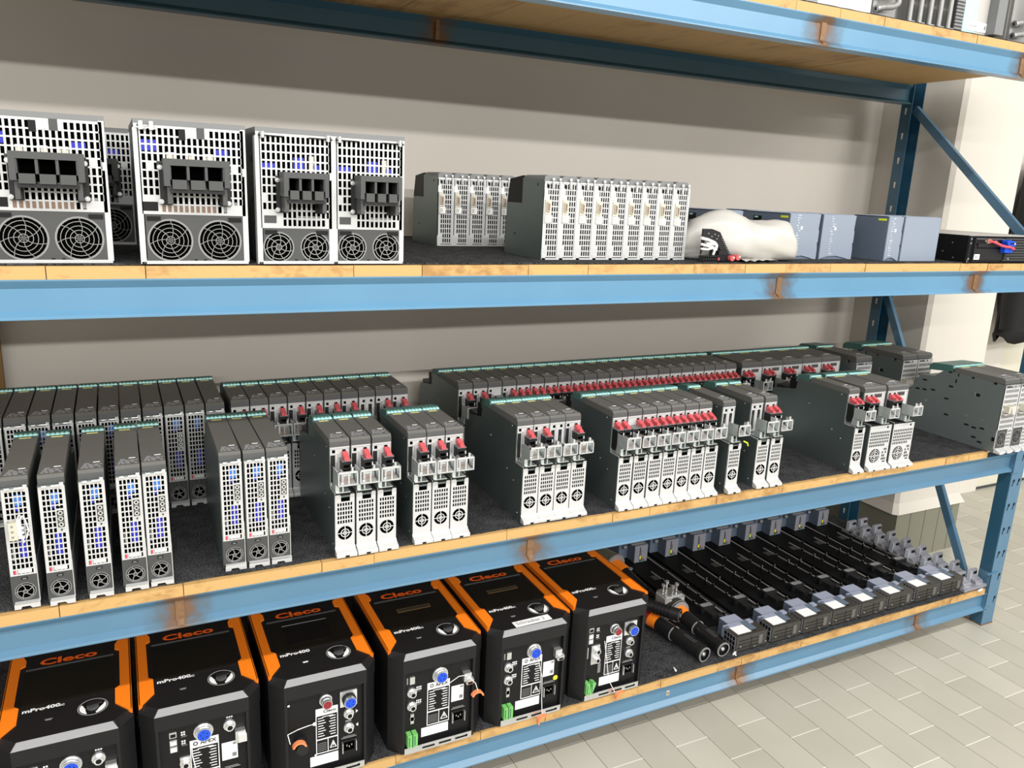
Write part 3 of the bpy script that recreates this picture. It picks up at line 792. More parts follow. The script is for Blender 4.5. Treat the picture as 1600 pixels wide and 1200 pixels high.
# ------------------------------------------------------------------ third shelf: large chassis power units
Z3 = ZM[3]
def chassis(W, rods=False):
    r = thing('inverter_cabinet', (0, 0, 0), 0, 'x', 'power unit'); h = W / 2; H = .265; big = W > .17
    m = MB(); m.box(-h, h, .0, .33, .006, H, 'zinc'); m.box(-h + .003, h - .003, .004, .33, 0, .006, 'zinc')
    m.box(-h - .0005, h + .0005, -.0035, .33, H - .009, H + .0015, 'mid_grey')
    for z in (.2, .12, .07): m.box(-h - .001, -h, .05, .056, z, z + .012, 'black')
    m.obj('housing', r)
    m = MB(); m.box(-h + .003, h - .003, -.002, .0005, .01, .255, 'deep_black')
    k = 1 if big else .78
    if big:
        for cx in (-.045, -.012, .021): 
            for q in range(3): m.box(cx + q * .006, cx + .005 + q * .006, -.0035, -.002, .185, .205, 'cream')
            m.box(cx, cx + .017, -.0035, -.002, .2065, .209, 'white_plastic')
        m.box(.040, .066, -.003, -.002, .205, .218, 'blue_deep'); m.box(-.088, -.06, -.003, -.002, .21, .23, 'blue_deep')
        m.box(-.06, .04, -.003, -.002, .098, .112, 'brown_conn'); m.box(.05, .08, -.003, -.002, .10, .12, 'guard_grey')
    else:
        m.box(-.065, -.04, -.003, -.002, .190, .199, 'blue_deep'); m.box(-.004, .017, -.003, -.002, .188, .212, 'blue_deep'); m.box(.035, .047, -.003, -.002, .188, .199, 'blue_deep')
        m.box(.027, .037, -.003, -.002, .185, .216, 'cream'); m.box(.0, .05, -.003, -.002, .088, .097, 'guard_grey')
    m.obj('interior', r)
    m = MB(); zf = .094 if big else .072
    cols = 18 if big else 14; rows = 10 if big else 11
    def solid(i, j):
        if big: return (j == 0 and i < 3) or (j == 0 and i > 14) or (j == 1 and i < 3) or (j == rows - 1 and i in (8, 9, 10, 11)) or (j == 5 and i in (1, 16))
        return (j <= 1 and i < 4) or (j == 0 and i > 12) or (j in (3,) and i < 1)
    m.grille(-h + .006, h - .004, zf, .256, -.0045, cols, rows, .62, .80, 'white_steel', mx=.003, mz=.003, solid=solid)
    m.box(-h, -h + .008, -.0045, .0, .004, .258, 'white_steel'); m.box(h - .010, h, -.0045, .0, .004, .258, 'white_steel')
    m.box(-h - .002, -h, -.0045, .02, .0, .25, 'white_steel')
    m.box(-h + .008, h - .002, -.006, .0, .0, .006, 'white_steel')
    if big: m.box(-h + .008, -h + .034, -.0052, -.0045, .100, .117, 'black'); m.box(-.022, -.010, -.0052, -.0045, .232, .252, 'black'); m.cyl((.0, -.006, .243), (.0, -.0045, .243), .006, .006, 'white_steel', 12); m.box(.010, .024, -.0052, -.0045, .236, .256, 'dark_grey')
    else: m.box(-h + .012, -h + .036, -.0052, -.0045, .082, .097, 'dark_grey')
    if big:
        for x in (-.058, .060): m.box(x - .005, x + .005, -.0052, -.0045, .178, .192, 'dark_grey')
    m.box(h - .008, h - .002, -.0062, -.0045, .17 * 1, .185, 'white_steel')
    m.obj('vented_face', r)
    m = MB(); m.box(-h + .010, h - .010, -.004, .0, .006, zf, 'dark_grey')
    for sg in (-1, 1): m.box(sg * (h - .025) - .012, sg * (h - .025) + .012, -.0065, -.004, zf - .012, zf - .004, 'black')
    fr = .0385 if big else .029
    for cx in ((-.046, .044) if big else (-.037, .037)): fan_guard(m, cx, -.004, zf / 2 - .002, fr, 4 if big else 3, 'guard_grey', w=.032 if big else .055)
    for x in (-.005, .012): m.box(x, x + .006, -.0045, -.004, .006, .009, 'black')
    m.obj('fan_tray', r)
    # black terminal housing standing proud of the face
    m = MB(); w = .058 if big else .044; c = .004 if big else .010; z0, z1 = (.125, .197) if big else (.116, .183); za_ = z1 - (z1 - z0) * .52
    m.box(c - w - .006, c - w + .016, -.010, -.0046, z0 - .013, z1 - .008, 'black_plastic'); m.box(c + w - .016, c + w + .005, -.010, -.0046, z0 - .013, z1 - (.008 if big else .03), 'black_plastic'); m.box(c - w, c + w, -.010, -.0046, za_, z1 - .008, 'black_plastic')
    d = -.052 if big else -.060
    hz = (z1 - z0)
    za, zb = z1 - hz * .52, z1 - hz * .17
    m.box(c - w, c + w, d, -.010, zb, z1, 'dark_grey')
    pw = .0048
    n = 3; cell = (2 * w * .82) / n
    m.box(c - w, c - w * .82, d, -.010, za - .012, zb, 'dark_grey'); m.box(c + w * .82, c + w, d, -.010, za - .012, zb, 'dark_grey')
    for i in range(n + 1):
        x = c - w * .82 + i * cell; m.box(x - pw / 2, x + pw / 2, d + .002, -.012, za, zb, 'dark_grey')
    for i in range(n): x = c - w * .82 + i * cell + pw / 2; m.box(x + .001, x + cell - pw - .001, d - .002, -.02, za - .017, za, 'dark_grey')
    m.box(c - w * .82, c + w * .82, -.020, -.012, za, zb, 'deep_black')
    m.box(c - w * .82, c + w * .82, d + .004, -.012, za - .024, za - .017, 'black_plastic')
    for sg in (-1, 1): m.box(c + sg * w * .84 - .004, c + sg * w * .84 + .004, d + .01, -.010, z0 - .01, za - .01, 'dark_grey')
    th = m.obj('terminal_housing', r)
    for sx in (-1, 1):
        for z in (z0 - .007, z1 - .016):
            if sx == 1 and not big and z > .15: continue
            m = MB(); x = c + sx * (w + .0005) - (.004 if sx < 0 else 0) ; m.cyl((x, -.0135, z), (x, -.010, z), .0048, .004, 'bright_silver', 10); m.cyl((x, -.0165, z), (x, -.0135, z), .0022, .0022, 'silver', 6); m.obj('screw', th)
    if rods:
        if big:
            for x in (-h + .012, -h + .030): m = MB(); m.cyl((x, -.012, .247), (x, -.012, .262), .004, .004, 'white_plastic', 8); m.cyl((x - .008, -.012, .251), (x + .010, -.012, .249), .002, .002, 'silver', 6); m.obj('cover_pin', r)
        else:
            for x0, x1, kx in ((-h + .004, -.022, -h + .012), (h - .05, h - .002, h - .012)):
                m = MB(); m.cyl((x0, -.010, .251), (x1, -.007, .2505), .0014, .0014, 'black', 6); m.cyl((kx, -.012, .246), (kx, -.012, .258), .0042, .0042, 'bright_silver', 8); m.obj('cover_pin', r)
    return r
CA = chassis(.197); CB = chassis(.197, True); CC = chassis(.1525, True)
CA['label'] = 'large silver power unit at the left end of the third shelf'; CA.location = (-.101, .028, Z3)
CB['label'] = 'large vented power unit with two fans, alone left of the close pair'; CB.location = (.144, .008, Z3)
CC['label'] = 'left one of the close pair of narrower two-fan power units'; CC.location = (.3375, .004, Z3)
for o in (CA, CB, CC): KIDS[o.name] = [(c, kids(c)) for c in kids(o)]; o['group'] = 'silver two-fan power units on the third shelf'
dup(CC, (.4905, .006, Z3), 0, 'right one of the close pair of narrower two-fan power units')
dup(CA, (-.043, .46, Z3), 0, 'shaded power unit standing behind, seen in the gap between the two largest units')

# ------------------------------------------------------------------ third shelf: narrow vented servo drives
def servo():
    r = thing('servo_drive', (0, 0, 0), 0, 'x', 'servo drive'); W = .0498; h = W / 2
    m = MB(); m.prism([(0, 0), (0, .192), (.008, .196), (.115, .199), (.115, .135), (.205, .135), (.21, .0)], -h, h - .0004, 'zinc')
    m.prism([(.115, .135), (.115, .205), (.19, .196), (.205, .135)], -h + .0002, h - .0006, 'black')
    m.box(-h - .0005, -h, .03, .034, .18, .187, 'black'); m.cyl((-h - .001, .15, .055), (-h, .15, .055), .0025, .0025, 'black', 6)
    m.obj('housing', r)
    m = MB(); a = h - .0006
    m.box(-a, a, -.001, .0003, .004, .19, 'deep_black')
    def solid(i, j):
        return i < 1 and not (5 <= j <= 6) or (i < 2 and j in (7, 8, 9, 10)) or (i < 3 and j in (8, 9) and i < 2) or (i < 2 and j in (0, 1))
    m.grille(-a + .0075, a - .006, .006, .188, -.0028, 5, 13, .62, .80, 'white_steel', mx=.001, mz=.002, solid=lambda i, j: i < 2 and j in (7, 8, 9) or i < 1 and j in (0, 1, 10)); m.box(-a, -a + .0075, -.0028, .0, .0, .19, 'white_steel')
    m.box(-a, -a + .002, -.0028, .0, .0, .19, 'white_steel'); m.box(a - .006, a, -.0050, .0, .003, .19, 'white_steel')
    m.box(-a, a, -.006, .0, .0, .004, 'white_steel')
    m.box(-a - .0, -a + .010, -.0046, -.0028, .152, .170, 'white_plastic'); m.box(-a - .001, -a + .010, -.0046, -.0028, .012, .030, 'white_steel'); m.box(-a - .001, -a + .010, -.0060, -.0028, .0, .012, 'white_steel')
    m.box(-a, a, -.0045, -.001, .188, .1915, 'silver')
    for x in (-.002, .018): m.cyl((x, -.006, .175), (x, -.006, .199), .0020, .0020, 'white_steel', 6); m.cyl((x, -.006, .195), (x, -.006, .200), .0034, .0034, 'white_plastic', 8)
    for x in (-.018, -.008, .006): m.box(x, x + .003, -.0036, -.0028, .176, .186, 'black')
    m.obj('vented_face', r)
    m = MB(); m.prism([(-.014, .128), (-.008, .128), (-.008, .142), (-.014, .142)], -.0075, -.0045, 'brown_conn', 'y') if False else None
    x0 = -.0205
    m.box(x0, x0 + .014, -.0055, -.0028, .112, .148, 'cream')
    m.prism([(x0 + .003, .120), (x0 + .0115, .118), (x0 + .0125, .140), (x0 + .003, .142)], -.0100, -.0055, 'cream', 'y')
    m.prism([(x0 + .0045, .122), (x0 + .010, .120), (x0 + .0105, .138), (x0 + .0045, .140)], -.0106, -.0100, 'brown_conn', 'y')
    m.obj('data_port', r)
    m = MB(); m.box(x0, x0 + .019, -.007, -.0028, .092, .110, 'white_plastic'); m.box(x0 + .002, x0 + .004, -.0075, -.007, .093, .108, 'label_yellow' if False else 'beige_box'); m.box(x0 + .003, x0 + .010, -.0074, -.007, .096, .107, 'cream'); m.obj('socket_cover', r)
    m = MB()
    m.prism([(-h + .001, .1915), (h - .003, .1915), (h - .006, .204), (h - .014, .2065), (-h + .010, .2065), (-h + .002, .203)], .0, .112, 'mid_grey', 'y')
    m.obj('top_cover', r)
    return r
SV = servo(); KIDS[SV.name] = [(c, kids(c)) for c in kids(SV)]
for i in range(9):
    place(SV, USED, .984 + i * .0498, .095, Z3, 0, '%s silver servo drive from the left in the front block of nine' % ORD[i + 1], 'front block of nine servo drives')
for i in range(5):
    place(SV, USED, .862 + i * .0498, .505, Z3, 0, '%s silver servo drive from the left in the rear block of five' % ORD[i + 1], 'rear block of servo drives')

# ------------------------------------------------------------------ third shelf: blue grey control modules
def plc(name, x0, x1, y0, y1, H, label, prints=True, dark_front=False, yellow=False, curve=True, display=False):
    r = thing(name, ((x0 + x1) / 2, y0, Z3), 0, label, 'control module'); h = (x1 - x0) / 2; D = y1 - y0
    m = MB(); m.box(-h, h, .004, D, .0, H, 'plc_dark')  # sides in a darker copy of the front colour, standing for shade
    m.box(-h, h, .004, D, H - .002, H + .0005, 'plc_light')
    for i in range(int((D - .01) / .005)): m.box(-h, h, .008 + i * .005, .0105 + i * .005, H + .0005, H + .0018, 'plc_light')
    m.obj('housing', r)
    m = MB()
    if curve:
        pts = [(-h, .0)] + [(-h + 2 * h * t, .010 * math.sin(PI * min(1, t * 1.15)) + .001) for t in (.05, .25, .5, .75, .87)] + [(h, .0), (h, .03), (h - .003, .05), (h, .052), (h, .085), (h - .003, .09), (h - .001, .12), (h, H), (-h, H)]
    else: pts = [(-h, 0), (h, 0), (h, H), (-h, H)]
    m.prism(pts, .0, .0045, 'plc_light' if not dark_front else 'plc_dark', 'y'); fr = m.obj('front_panel', r)
    if prints:
        m = MB(); rr = random.Random(int(x0 * 1000)); c = -h * .45
        for j in range(16):
            z = .016 + j * .0075; a = c + rr.uniform(-.006, .003); m.box(a, a + rr.uniform(.003, .013), -.0004, .0, z, z + rr.uniform(.0015, .0035), 'plc_print')
        m.box(c + .012, c + .019, -.0005, .0, H * .66, H * .66 + .009, 'paper'); m.obj('printed_markings', fr)
    if yellow:
        m = MB(); m.box(-h - .0006, -h, .010, .040, H - .013, H - .007, 'label_yellow'); m.obj('yellow_label', r)
    if display:
        m = MB(); m.box(-h - .0008, -h, .12, .155, H - .032, H - .012, 'black'); m.box(-h - .0012, -h, .135, .150, H - .018, H - .014, 'teal_light'); m.obj('display', r)
    return r
plc('control_module', 1.803, 1.926, .110, .30, .134, 'blue grey control module with a yellow sticker, right behind the plastic bag', yellow=True, display=True)
plc('control_module', 1.937, 2.076, .108, .30, .134, 'blue grey control module with notched right edge, second from the bag')
plc('control_module', 2.160, 2.226, .055, .190, .136, 'narrow faced blue grey module with a dark side and yellow sticker', yellow=True)
plc('control_module', 2.228, 2.395, .050, .190, .137, 'plain broad blue grey module beside the black rack server', prints=False, curve=False)
plc('control_module', 1.885, 1.935, .33, .49, .134, 'blue grey module half hidden behind the plastic bag, in the back row', display=False)
plc('control_module', 1.62, 1.70, .20, .40, .134, 'dark blue grey module behind the servo drives with a small black display', display=True, prints=False)

# ------------------------------------------------------------------ plastic bag
def bag():
    m = MB(); n = 28; K = 34; vs = []
    for i in range(K + 1):
        t = i / K; x = 1.413 + .354 * t
        a = .050 + .018 * math.exp(-((t - .32) / .18) ** 2) + .009 * math.exp(-((t - .78) / .25) ** 2)
        if t > .90: a *= math.sqrt(max(0., 1 - ((t - .90) / .105) ** 2))
        if t < .12: a *= .62 + 3.2 * t
        cy = .078 - .014 * t + .065 * max(0, 1 - t / .42)
        for j in range(n):
            th = 2 * PI * j / n
            w = a * (1 + .045 * math.sin(3 * th + 9 * t) + .03 * math.sin(7 * th - 14 * t) + .02 * math.sin(13 * th + 30 * t))
            z = a * .98 + w * math.sin(th)
            y = cy + w * .95 * math.cos(th)
            vs.append((x + .006 * math.sin(th * 2 + t * 7), y, max(.0015, z)))
    fs = [(i * n + j, i * n + (j + 1) % n, (i + 1) * n + (j + 1) % n, (i + 1) * n + j) for i in range(K) for j in range(n)]
    fs += [tuple(range(n)), tuple(range(K * n + n - 1, K * n - 1, -1))]
    m.add(vs, fs, 'bag_film', True)
    # creased loose end lying on the felt
    vs = []
    for i in range(9):
        for j in range(4): vs.append((1.545 + i * .0165, .055 - j * .020 + .004 * i * (j % 2) * .5, .003 + .006 * abs(math.sin(i * 1.7 + j)) * (1 if i < 8 else .3)))
    m.add(vs, [(i * 4 + j, i * 4 + j + 1, i * 4 + j + 5, i * 4 + j + 4) for i in range(8) for j in range(3)], 'bag_film', True)
    o = m.obj('plastic_bag'); o.location = (0, 0, Z3)
    tag(o, 'milky plastic bag wrapped round a bundle, lying beside the nine servo drives', 'bag')
bag()
# black cable board with white leads
def carrier():
    r = thing('terminal_carrier', (1.415, .0, Z3), 0, 'black terminal carrier with white leads and red ends in front of the plastic bag', 'terminal carrier')
    m = MB(); m.prism([(.0, .02), (.0, .088), (.030, .088), (.058, .080), (.105, .016), (.105, .004), (.085, .004), (.055, .045), (.03, .06), (.01, .062)], .030, .036, 'black_plastic', 'y')
    for i in range(9): m.cyl((.066 + i * .0042, .029, .064 - i * .0058), (.066 + i * .0042, .031, .064 - i * .0058), .0016, .0016, 'guard_grey', 6)
    for (x, z) in ((.018, .076), (.04, .074), (.052, .070), (.048, .062), (.030, .068)): m.cyl((x, .0285, z), (x, .031, z), .0018, .0018, 'silver', 6)
    m.obj('board', r)
    m = MB()
    for i in range(6):
        m.box(-.004 + i * .0078, .0030 + i * .0078, .012, .034, .0, .018, 'black_plastic')
        m.box(-.0025 + i * .0078, .0015 + i * .0078, .0115, .013, .003, .008, 'deep_black'); m.box(-.0025 + i * .0078, .0015 + i * .0078, .0115, .013, .011, .016, 'deep_black')
    m.box(.042, .10, .016, .034, .004, .020, 'black'); m.box(.036, .050, .03, .04, .018, .032, 'black_plastic'); m.box(.054, .085, .022, .034, .018, .030, 'black_plastic')
    m.obj('terminal_row', r)
    m = MB()
    m.tube([(-.01, .024, .064), (.012, .022, .060), (.036, .022, .052), (.044, .022, .044), (.042, .024, .032)], .0042, 'white_plastic', 8)
    m.tube([(-.01, .022, .048), (.010, .020, .044), (.030, .020, .040), (.038, .022, .030), (.036, .024, .020)], .0034, 'white_plastic', 8)
    m.box(.004, .030, .014, .018, .046, .053, 'paper'); m.tube([(-.01, .02, .036), (.012, .02, .034), (.028, .02, .038)], .003, 'white_plastic', 8)
    m.obj('white_lead', r)
    for x, z in ((.088, .012), (.108, .014)):
        m = MB(); m.cyl((x, .004, z), (x, .026, z), .0075, .0075, 'red', 10); m.cyl((x + .003, .002, z + .002), (x + .003, .005, z + .002), .003, .003, 'cream', 6); m.obj('end_plug', r, label='red end plug')
    m = MB(); m.box(.0445, .0475, .010, .014, .006, .013, 'red'); m.obj('marker', r)
carrier()

# ------------------------------------------------------------------ rack server
def server():
    r = thing('rack_server', (2.690, .0, Z3), 0, 'flat black rack server with a red lead and a blue plug', 'server')
    h = .205; H = .086
    m = MB(); m.box(-h, h, .004, .42, .0, H, 'black'); m.box(-h, h, .004, .42, H, H + .0015, 'beige_box')
    for (y, z) in ((.06, .06), (.09, .03), (.05, .012), (.15, .055), (.2, .02)): m.cyl((-h - .001, y, z), (-h, y, z), .0025, .002, 'guard_grey', 6)
    m.obj('housing', r)
    m = MB(); m.box(-h - .006, -h + .014, -.003, .004, .0, H, 'black_plastic'); m.box(-h + .010, -h + .014, -.012, -.003, .002, H - .004, 'black_plastic')
    for z in (.012, .062, .076): m.disc((-h + .001, -.0035, z), .0035, 'guard_grey', 'y', 10)
    m.box(-h - .006, -h - .004, -.0035, .0, .0, .012, 'silver'); m.obj('mounting_ear', r)
    m = MB(); m.box(-h + .014, h, -.001, .004, .002, H - .002, 'black')
    m.box(-h + .018, .02, -.002, -.001, H - .010, H - .0085, 'guard_grey'); m.box(-h + .035, -.04, -.006, -.001, .05, .062, 'black_plastic'); m.box(-h + .030, -.02, -.002, -.001, .052, .0532, 'mid_grey')
    m.box(-h + .02, -.02, -.003, -.001, .008, .045, 'black_plastic')
    for x in (-.13, -.075): m.cyl((x, -.004, .070), (x, -.001, .070), .003, .003, 'silver', 8)
    m.box(-.125, -.105, -.006, -.001, .060, .078, 'brown_conn')
    m.grille(-.03, h, .006, H - .006, -.003, 30, 8, .7, .6, 'dark_grey', mx=.002, mz=.002); m.box(-.035, h, -.0018, -.001, .004, H - .004, 'deep_black')
    for z in (.012, .055): m.cyl((.0, -.006, z), (.0, -.003, z), .003, .003, 'silver', 8)
    m.obj('front_panel', r)
    m = MB(); m.box(-h + .020, -h + .055, -.0036, -.003, .010, .027, 'paper'); m.box(-h + .030, -h + .044, -.004, -.0036, .016, .0195, 'guard_grey'); m.obj('asset_label', r)
    lead = [(-.115, -.004, .069), (-.108, -.014, .069), (-.095, -.020, .064), (-.075, -.024, .057), (-.055, -.026, .054), (-.035, -.028, .053), (-.015, -.028, .047)]
    m = MB(); m.tube(lead, .0042, 'cable_red', 8); m.obj('power_lead', r)
    m = MB(); m.prism([(-.048, .060), (-.052, .070), (-.044, .076), (-.008, .070), (-.004, .058), (-.012, .055)], -.026, -.006, 'blue_conn', 'y')
    m.box(-.052, -.010, -.022, -.006, .034, .054, 'blue_conn'); m.box(-.036, -.012, -.0265, -.025, .062, .067, 'black'); m.cyl((-.012, -.026, .064), (-.012, -.027, .064), .003, .003, 'white_plastic', 8)
    m.obj('blue_plug', r)
server()

# ------------------------------------------------------------------ top shelf devices
Z4 = ZM[4]
def top_devices():
    m = MB(); m.box(-.10, .10, 0, .2, 0, .16, 'paper'); m.box(-.099, -.006, -.001, 0, .01, .14, 'white_plastic')
    r = thing('white_carton', (1.822, .03, Z4), 0, 'white box at the edge of the top shelf, left of the finned heat sink', 'box'); m.obj('carton', r)
    m = MB(); m.box(-.10, .10, -.0006, .0, .06, .064, 'beige_box'); m.obj('lid_edge', r)
    def pipes(x, lab):
        r = thing('pipe_fitting_block', (x, .02, Z4), 0, lab, 'heat exchanger')
        m = MB(); m.box(-.055, .055, .03, .12, .0, .16, 'heatsink'); m.box(-.05, -.035, .02, .03, .0, .16, 'heatsink'); m.obj('block', r)
        for i, z in enumerate((.028, .062)):
            m = MB(); m.tube([(-.045, .01, z - .006), (-.02, .006, z), (.01, .004, z + .004), (.03, .004, z + .014), (.036, .004, z + .10)], .0085, 'heatsink', 10)
            m.cyl((-.047, .009, z - .007), (-.045, .010, z - .0065), .0055, .0055, 'black', 10); m.cyl((-.047, .010, z - .0065), (-.040, .010, z - .005), .0095, .0095, 'silver', 10); m.obj('pipe', r)
        return r
    pipes(1.99, 'grey block with bent metal pipes left of the finned heat sink on the top shelf')
    pipes(2.60, 'grey block with bent metal pipes at the right edge of the top shelf')
    r = thing('heat_sink', (2.165, .02, Z4), 0, 'finned grey heat sink with four upright ribs on the top shelf', 'heat sink')
    m = MB(); m.box(-.10, .125, .05, .14, .0, .16, 'heatsink'); m.obj('base_block', r)
    for i in range(5):
        x = -.085 + i * .042; m = MB(); m.cyl((x, .01, .004), (x, .01, .16), .0075, .0075, 'heatsink', 10); m.box(x - .010, x + .014, .0, .05, 0, .006, 'plc_print'); m.box(x - .003, x + .003, .012, .05, .0, .16, 'heatsink')
        if i < 4: m.box(x, x + .042, .030, .034, .058, .064, 'silver'); m.box(x + .010, x + .034, .046, .049, .012, .048, 'black'); m.box(x + .010, x + .034, .046, .049, .075, .13, 'black')
        m.obj('fin', r)
    m = MB(); m.box(.098, .128, .0, .05, .004, .16, 'dark_grey')
    for i in range(16): m.box(.097, .130, -.002, .002, .006 + i * .0095, .0105 + i * .0095, 'guard_grey')
    m.obj('mesh_side', r)
    r = thing('drive_housing', (2.377, .02, Z4), 0, 'pale teal and beige device housing on the top shelf, right of the heat sink', 'device')
    m = MB(); m.box(-.078, -.018, .0, .14, .0, .17, 'pale_teal'); m.obj('teal_cover', r)
    m = MB(); m.box(-.018, .045, .0, .14, .0, .17, 'beige_box'); m.box(.030, .070, -.030, .0, .004, .17, 'mid_grey'); m.box(.045, .070, .0, .14, .0, .165, 'mid_grey'); m.obj('beige_cover', r)
    m = MB(); m.box(-.060, .036, -.0015, .0, .010, .036, 'paper')
    for i in range(12): 
        if i % 3: m.box(-.052 + i * .003, -.050 + i * .003, -.002, -.0015, .021, .025, 'guard_grey')
    m.box(.020, .026, -.002, -.0015, .018, .028, 'guard_grey'); m.obj('white_label', r)
top_devices()

# ------------------------------------------------------------------ first shelf: black and orange tool controllers
Z1 = ZM[1]
CX = [(-.162, -.004), (.1055, .0), (.3835, .0), (.675, -.004), (.951, .0), (1.222, .006)]
def controller(idx, x, y, variant, model, sticker=False, screen='dark'):
    lab = {0: 'leftmost black and orange tool controller on the bottom shelf',
           1: 'black and orange tool controller second from the left on the bottom shelf',
           2: 'black and orange tool controller with an orange cap dangling on the left of its face',
           3: 'black and orange tool controller with an orange cap hanging over its right edge',
           4: 'black and orange tool controller with the white name strip on its top edge',
           5: 'black and orange tool controller nearest the hand tools, rightmost of the six'}[idx]
    r = thing('tool_controller', (x, y, Z1), 0, lab, 'controller', 'six tool controllers in a row on the bottom shelf')
    H = .284; hw = .1285; fw = .0985; c = .034; D = .37
    out = [(-hw, D), (-hw, c), (-fw, .0), (fw, .0), (hw, c), (hw, D)]           # plan, shell
    inn = [(-fw + .004, .010), (fw - .004, .010)]
    m = MB()
    # lower body side shells, chamfered, open in front for the connector panel
    for sg in (-1, 1):
        P = [(sg * hw, D), (sg * hw, c), (sg * fw, .0), (sg * (fw - .006), .0), (sg * (fw - .006), .02), (sg * (hw - .02), D)]
        m.prism(P, .0, H - .046, 'ctl_black', 'z')
    m.box(-hw + .02, hw - .02, .02, D, .0, H - .046, 'ctl_black')
    # head band with sloped shoulders
    zb, zm, zt = H - .048, H - .012, H
    top = [(-hw + .004, D), (-hw + .004, c + .012), (-fw + .008, .012), (fw - .008, .012), (hw - .004, c + .012), (hw - .004, D)]
    bnd = [(a * 1.008, b - .002) for a, b in out]
    vs = [(a, b, zb) for a, b in bnd] + [(a, b, zm) for a, b in bnd] + [(a, b, zt) for a, b in top]
    fs = [tuple(range(5, -1, -1)), tuple(range(12, 18))]
    for k in range(6):
        j = (k + 1) % 6; fs.append((k, j, 6 + j, 6 + k)); fs.append((6 + k, 6 + j, 12 + j, 12 + k))
    m.add(vs, fs, 'ctl_black')
    body = m.obj('case', r)
    m = MB(); m.add([(-fw * 1.005, -.0024, zm + .0005), (fw * 1.005, -.0024, zm + .0005), (fw - .010, .0105, zt + .0002), (-fw + .010, .0105, zt + .0002)], [(0, 1, 2, 3)], 'chamfer'); m.obj('bevel_strip', r)
    # top panel
    m = MB(); m.box(-.092, .092, .122, .276, zt - .001, zt + .0008, 'screen'); m.box(-.092, .092, .276, .280, zt, zt + .003, 'dark_grey')
    if screen == 'window': m.box(-.045, .050, .205, .223, zt + .0008, zt + .0012, 'brown_wood'); m.box(-.043, .048, .207, .221, zt + .0012, zt + .0015, 'blk_dark')
    if screen == 'panel': m.box(-.058, .058, .155, .248, zt + .0008, zt + .0014, 'ctl_panel'); m.box(-.058, .058, .246, .248, zt + .0014, zt + .0024, 'mid_grey')
    m.obj('display_panel', r)
    for sg in (-1, 1):
        m = MB(); X = lambda a: sg * a
        pts = [(X(hw - .002), D - .005), (X(hw - .002), .048), (X(hw - .003), .030), (X(.094), .072), (X(.094), .128), (X(.104), .138), (X(.104), .292), (X(.094), .300), (X(.094), .320), (X(hw - .018), D - .005)]
        if sg > 0: pts = pts[::-1]
        m.prism(pts, zt - .004, zt + .003, 'orange', 'z')
        m.prism([(X(hw - .001), D - .006), (X(hw - .001), .036), (X(hw - .004), .036), (X(hw - .004), D - .006)], zt - .012, zt + .003, 'orange', 'z')
        m.obj('orange_strip', r, label='orange trim strip')
    # logo and model name
    m = MB(); m.text('Cleco', .036, 'orange_logo', (-.066, .290, zt + .0012), (1, 0, 0), (0, 1, 0), sx=1.42, bold=.0012); m.obj('maker_logo', r)
    m = MB(); m.text(model[0], .017, 'paper', (-.087, .108, zt + .0010), (1, 0, 0), (0, 1, 0), sx=1.15, bold=.0006)
    m.obj('model_lettering', r)
    if model[1]: m = MB(); m.text(model[1], .009, 'paper', (-.087 + .067, .108, zt + .0010), (1, 0, 0), (0, 1, 0), sx=1.1, bold=.0003); m.obj('model_suffix', r)
    m = MB(); m.box(-.040, -.028, .066, .069, zt, zt + .0012, 'guard_grey' if idx not in (2,) else 'paper'); m.box(-.042, -.026, .0685, .0715, zt, zt + .001, 'dark_grey')
    m.obj('status_lamp', r)
    # rotary key switch with its curved marks
    m = MB(); cx, cy = .050, .078
    m.ring((cx, cy, zt + .0006), .0, .030, 'black', 'z', 28)
    m.ring((cx, cy, zt + .0012), .0275, .0305, 'guard_grey', 'z', 28)
    for a0, a1, r0 in ((PI * .85, PI * 1.35, .0145), (-PI * .42, PI * .12, .0145)):
        k = 10; vs = []
        for q in range(k + 1):
            a = a0 + (a1 - a0) * q / k; wq = .011 * math.sin(PI * (.12 + .83 * q / k)); vs += [((.0262) * math.cos(a) + cx, (.0262) * math.sin(a) + cy, zt + .0016), ((.0262 - wq) * math.cos(a) + cx, (.0262 - wq) * math.sin(a) + cy, zt + .0016)]
        m.add(vs, [(2 * q, 2 * q + 2, 2 * q + 3, 2 * q + 1) for q in range(k)], 'paper')
    m.cyl((cx, cy - .002, zt + .001), (cx, cy - .002, zt + .007), .0125, .0115, 'dark_grey', 18); m.box(cx - .010, cx + .018, cy - .002, cy + .009, zt + .006, zt + .009, 'black_plastic', Matrix.Rotation(.15, 3, 'Z'))
    m.obj('rotary_knob', r)
    # connector panel, recessed
    py = .010
    m = MB(); m.box(-fw + .005, fw - .005, py, .021, .003, H - .046, 'ctl_panel'); pan = m.obj('connector_panel', r)
    m = MB(); m.box(-fw + .004, fw - .006, -.004, .016, .0, .0025, 'silver'); m.box(-fw + .004, fw - .006, -.0045, -.003, .0, .018, 'silver')
    for k in range(3): m.box(-.046 + k * .046, -.012 + k * .046, -.0052, -.0045, .006, .011, 'black')
    m.cyl((fw - .02, -.0052, .010), (fw - .02, -.0045, .010), .003, .003, 'black', 8); m.obj('base_rail', r)
    W2 = fw - .005
    def U(u): return -W2 + 2 * W2 * u
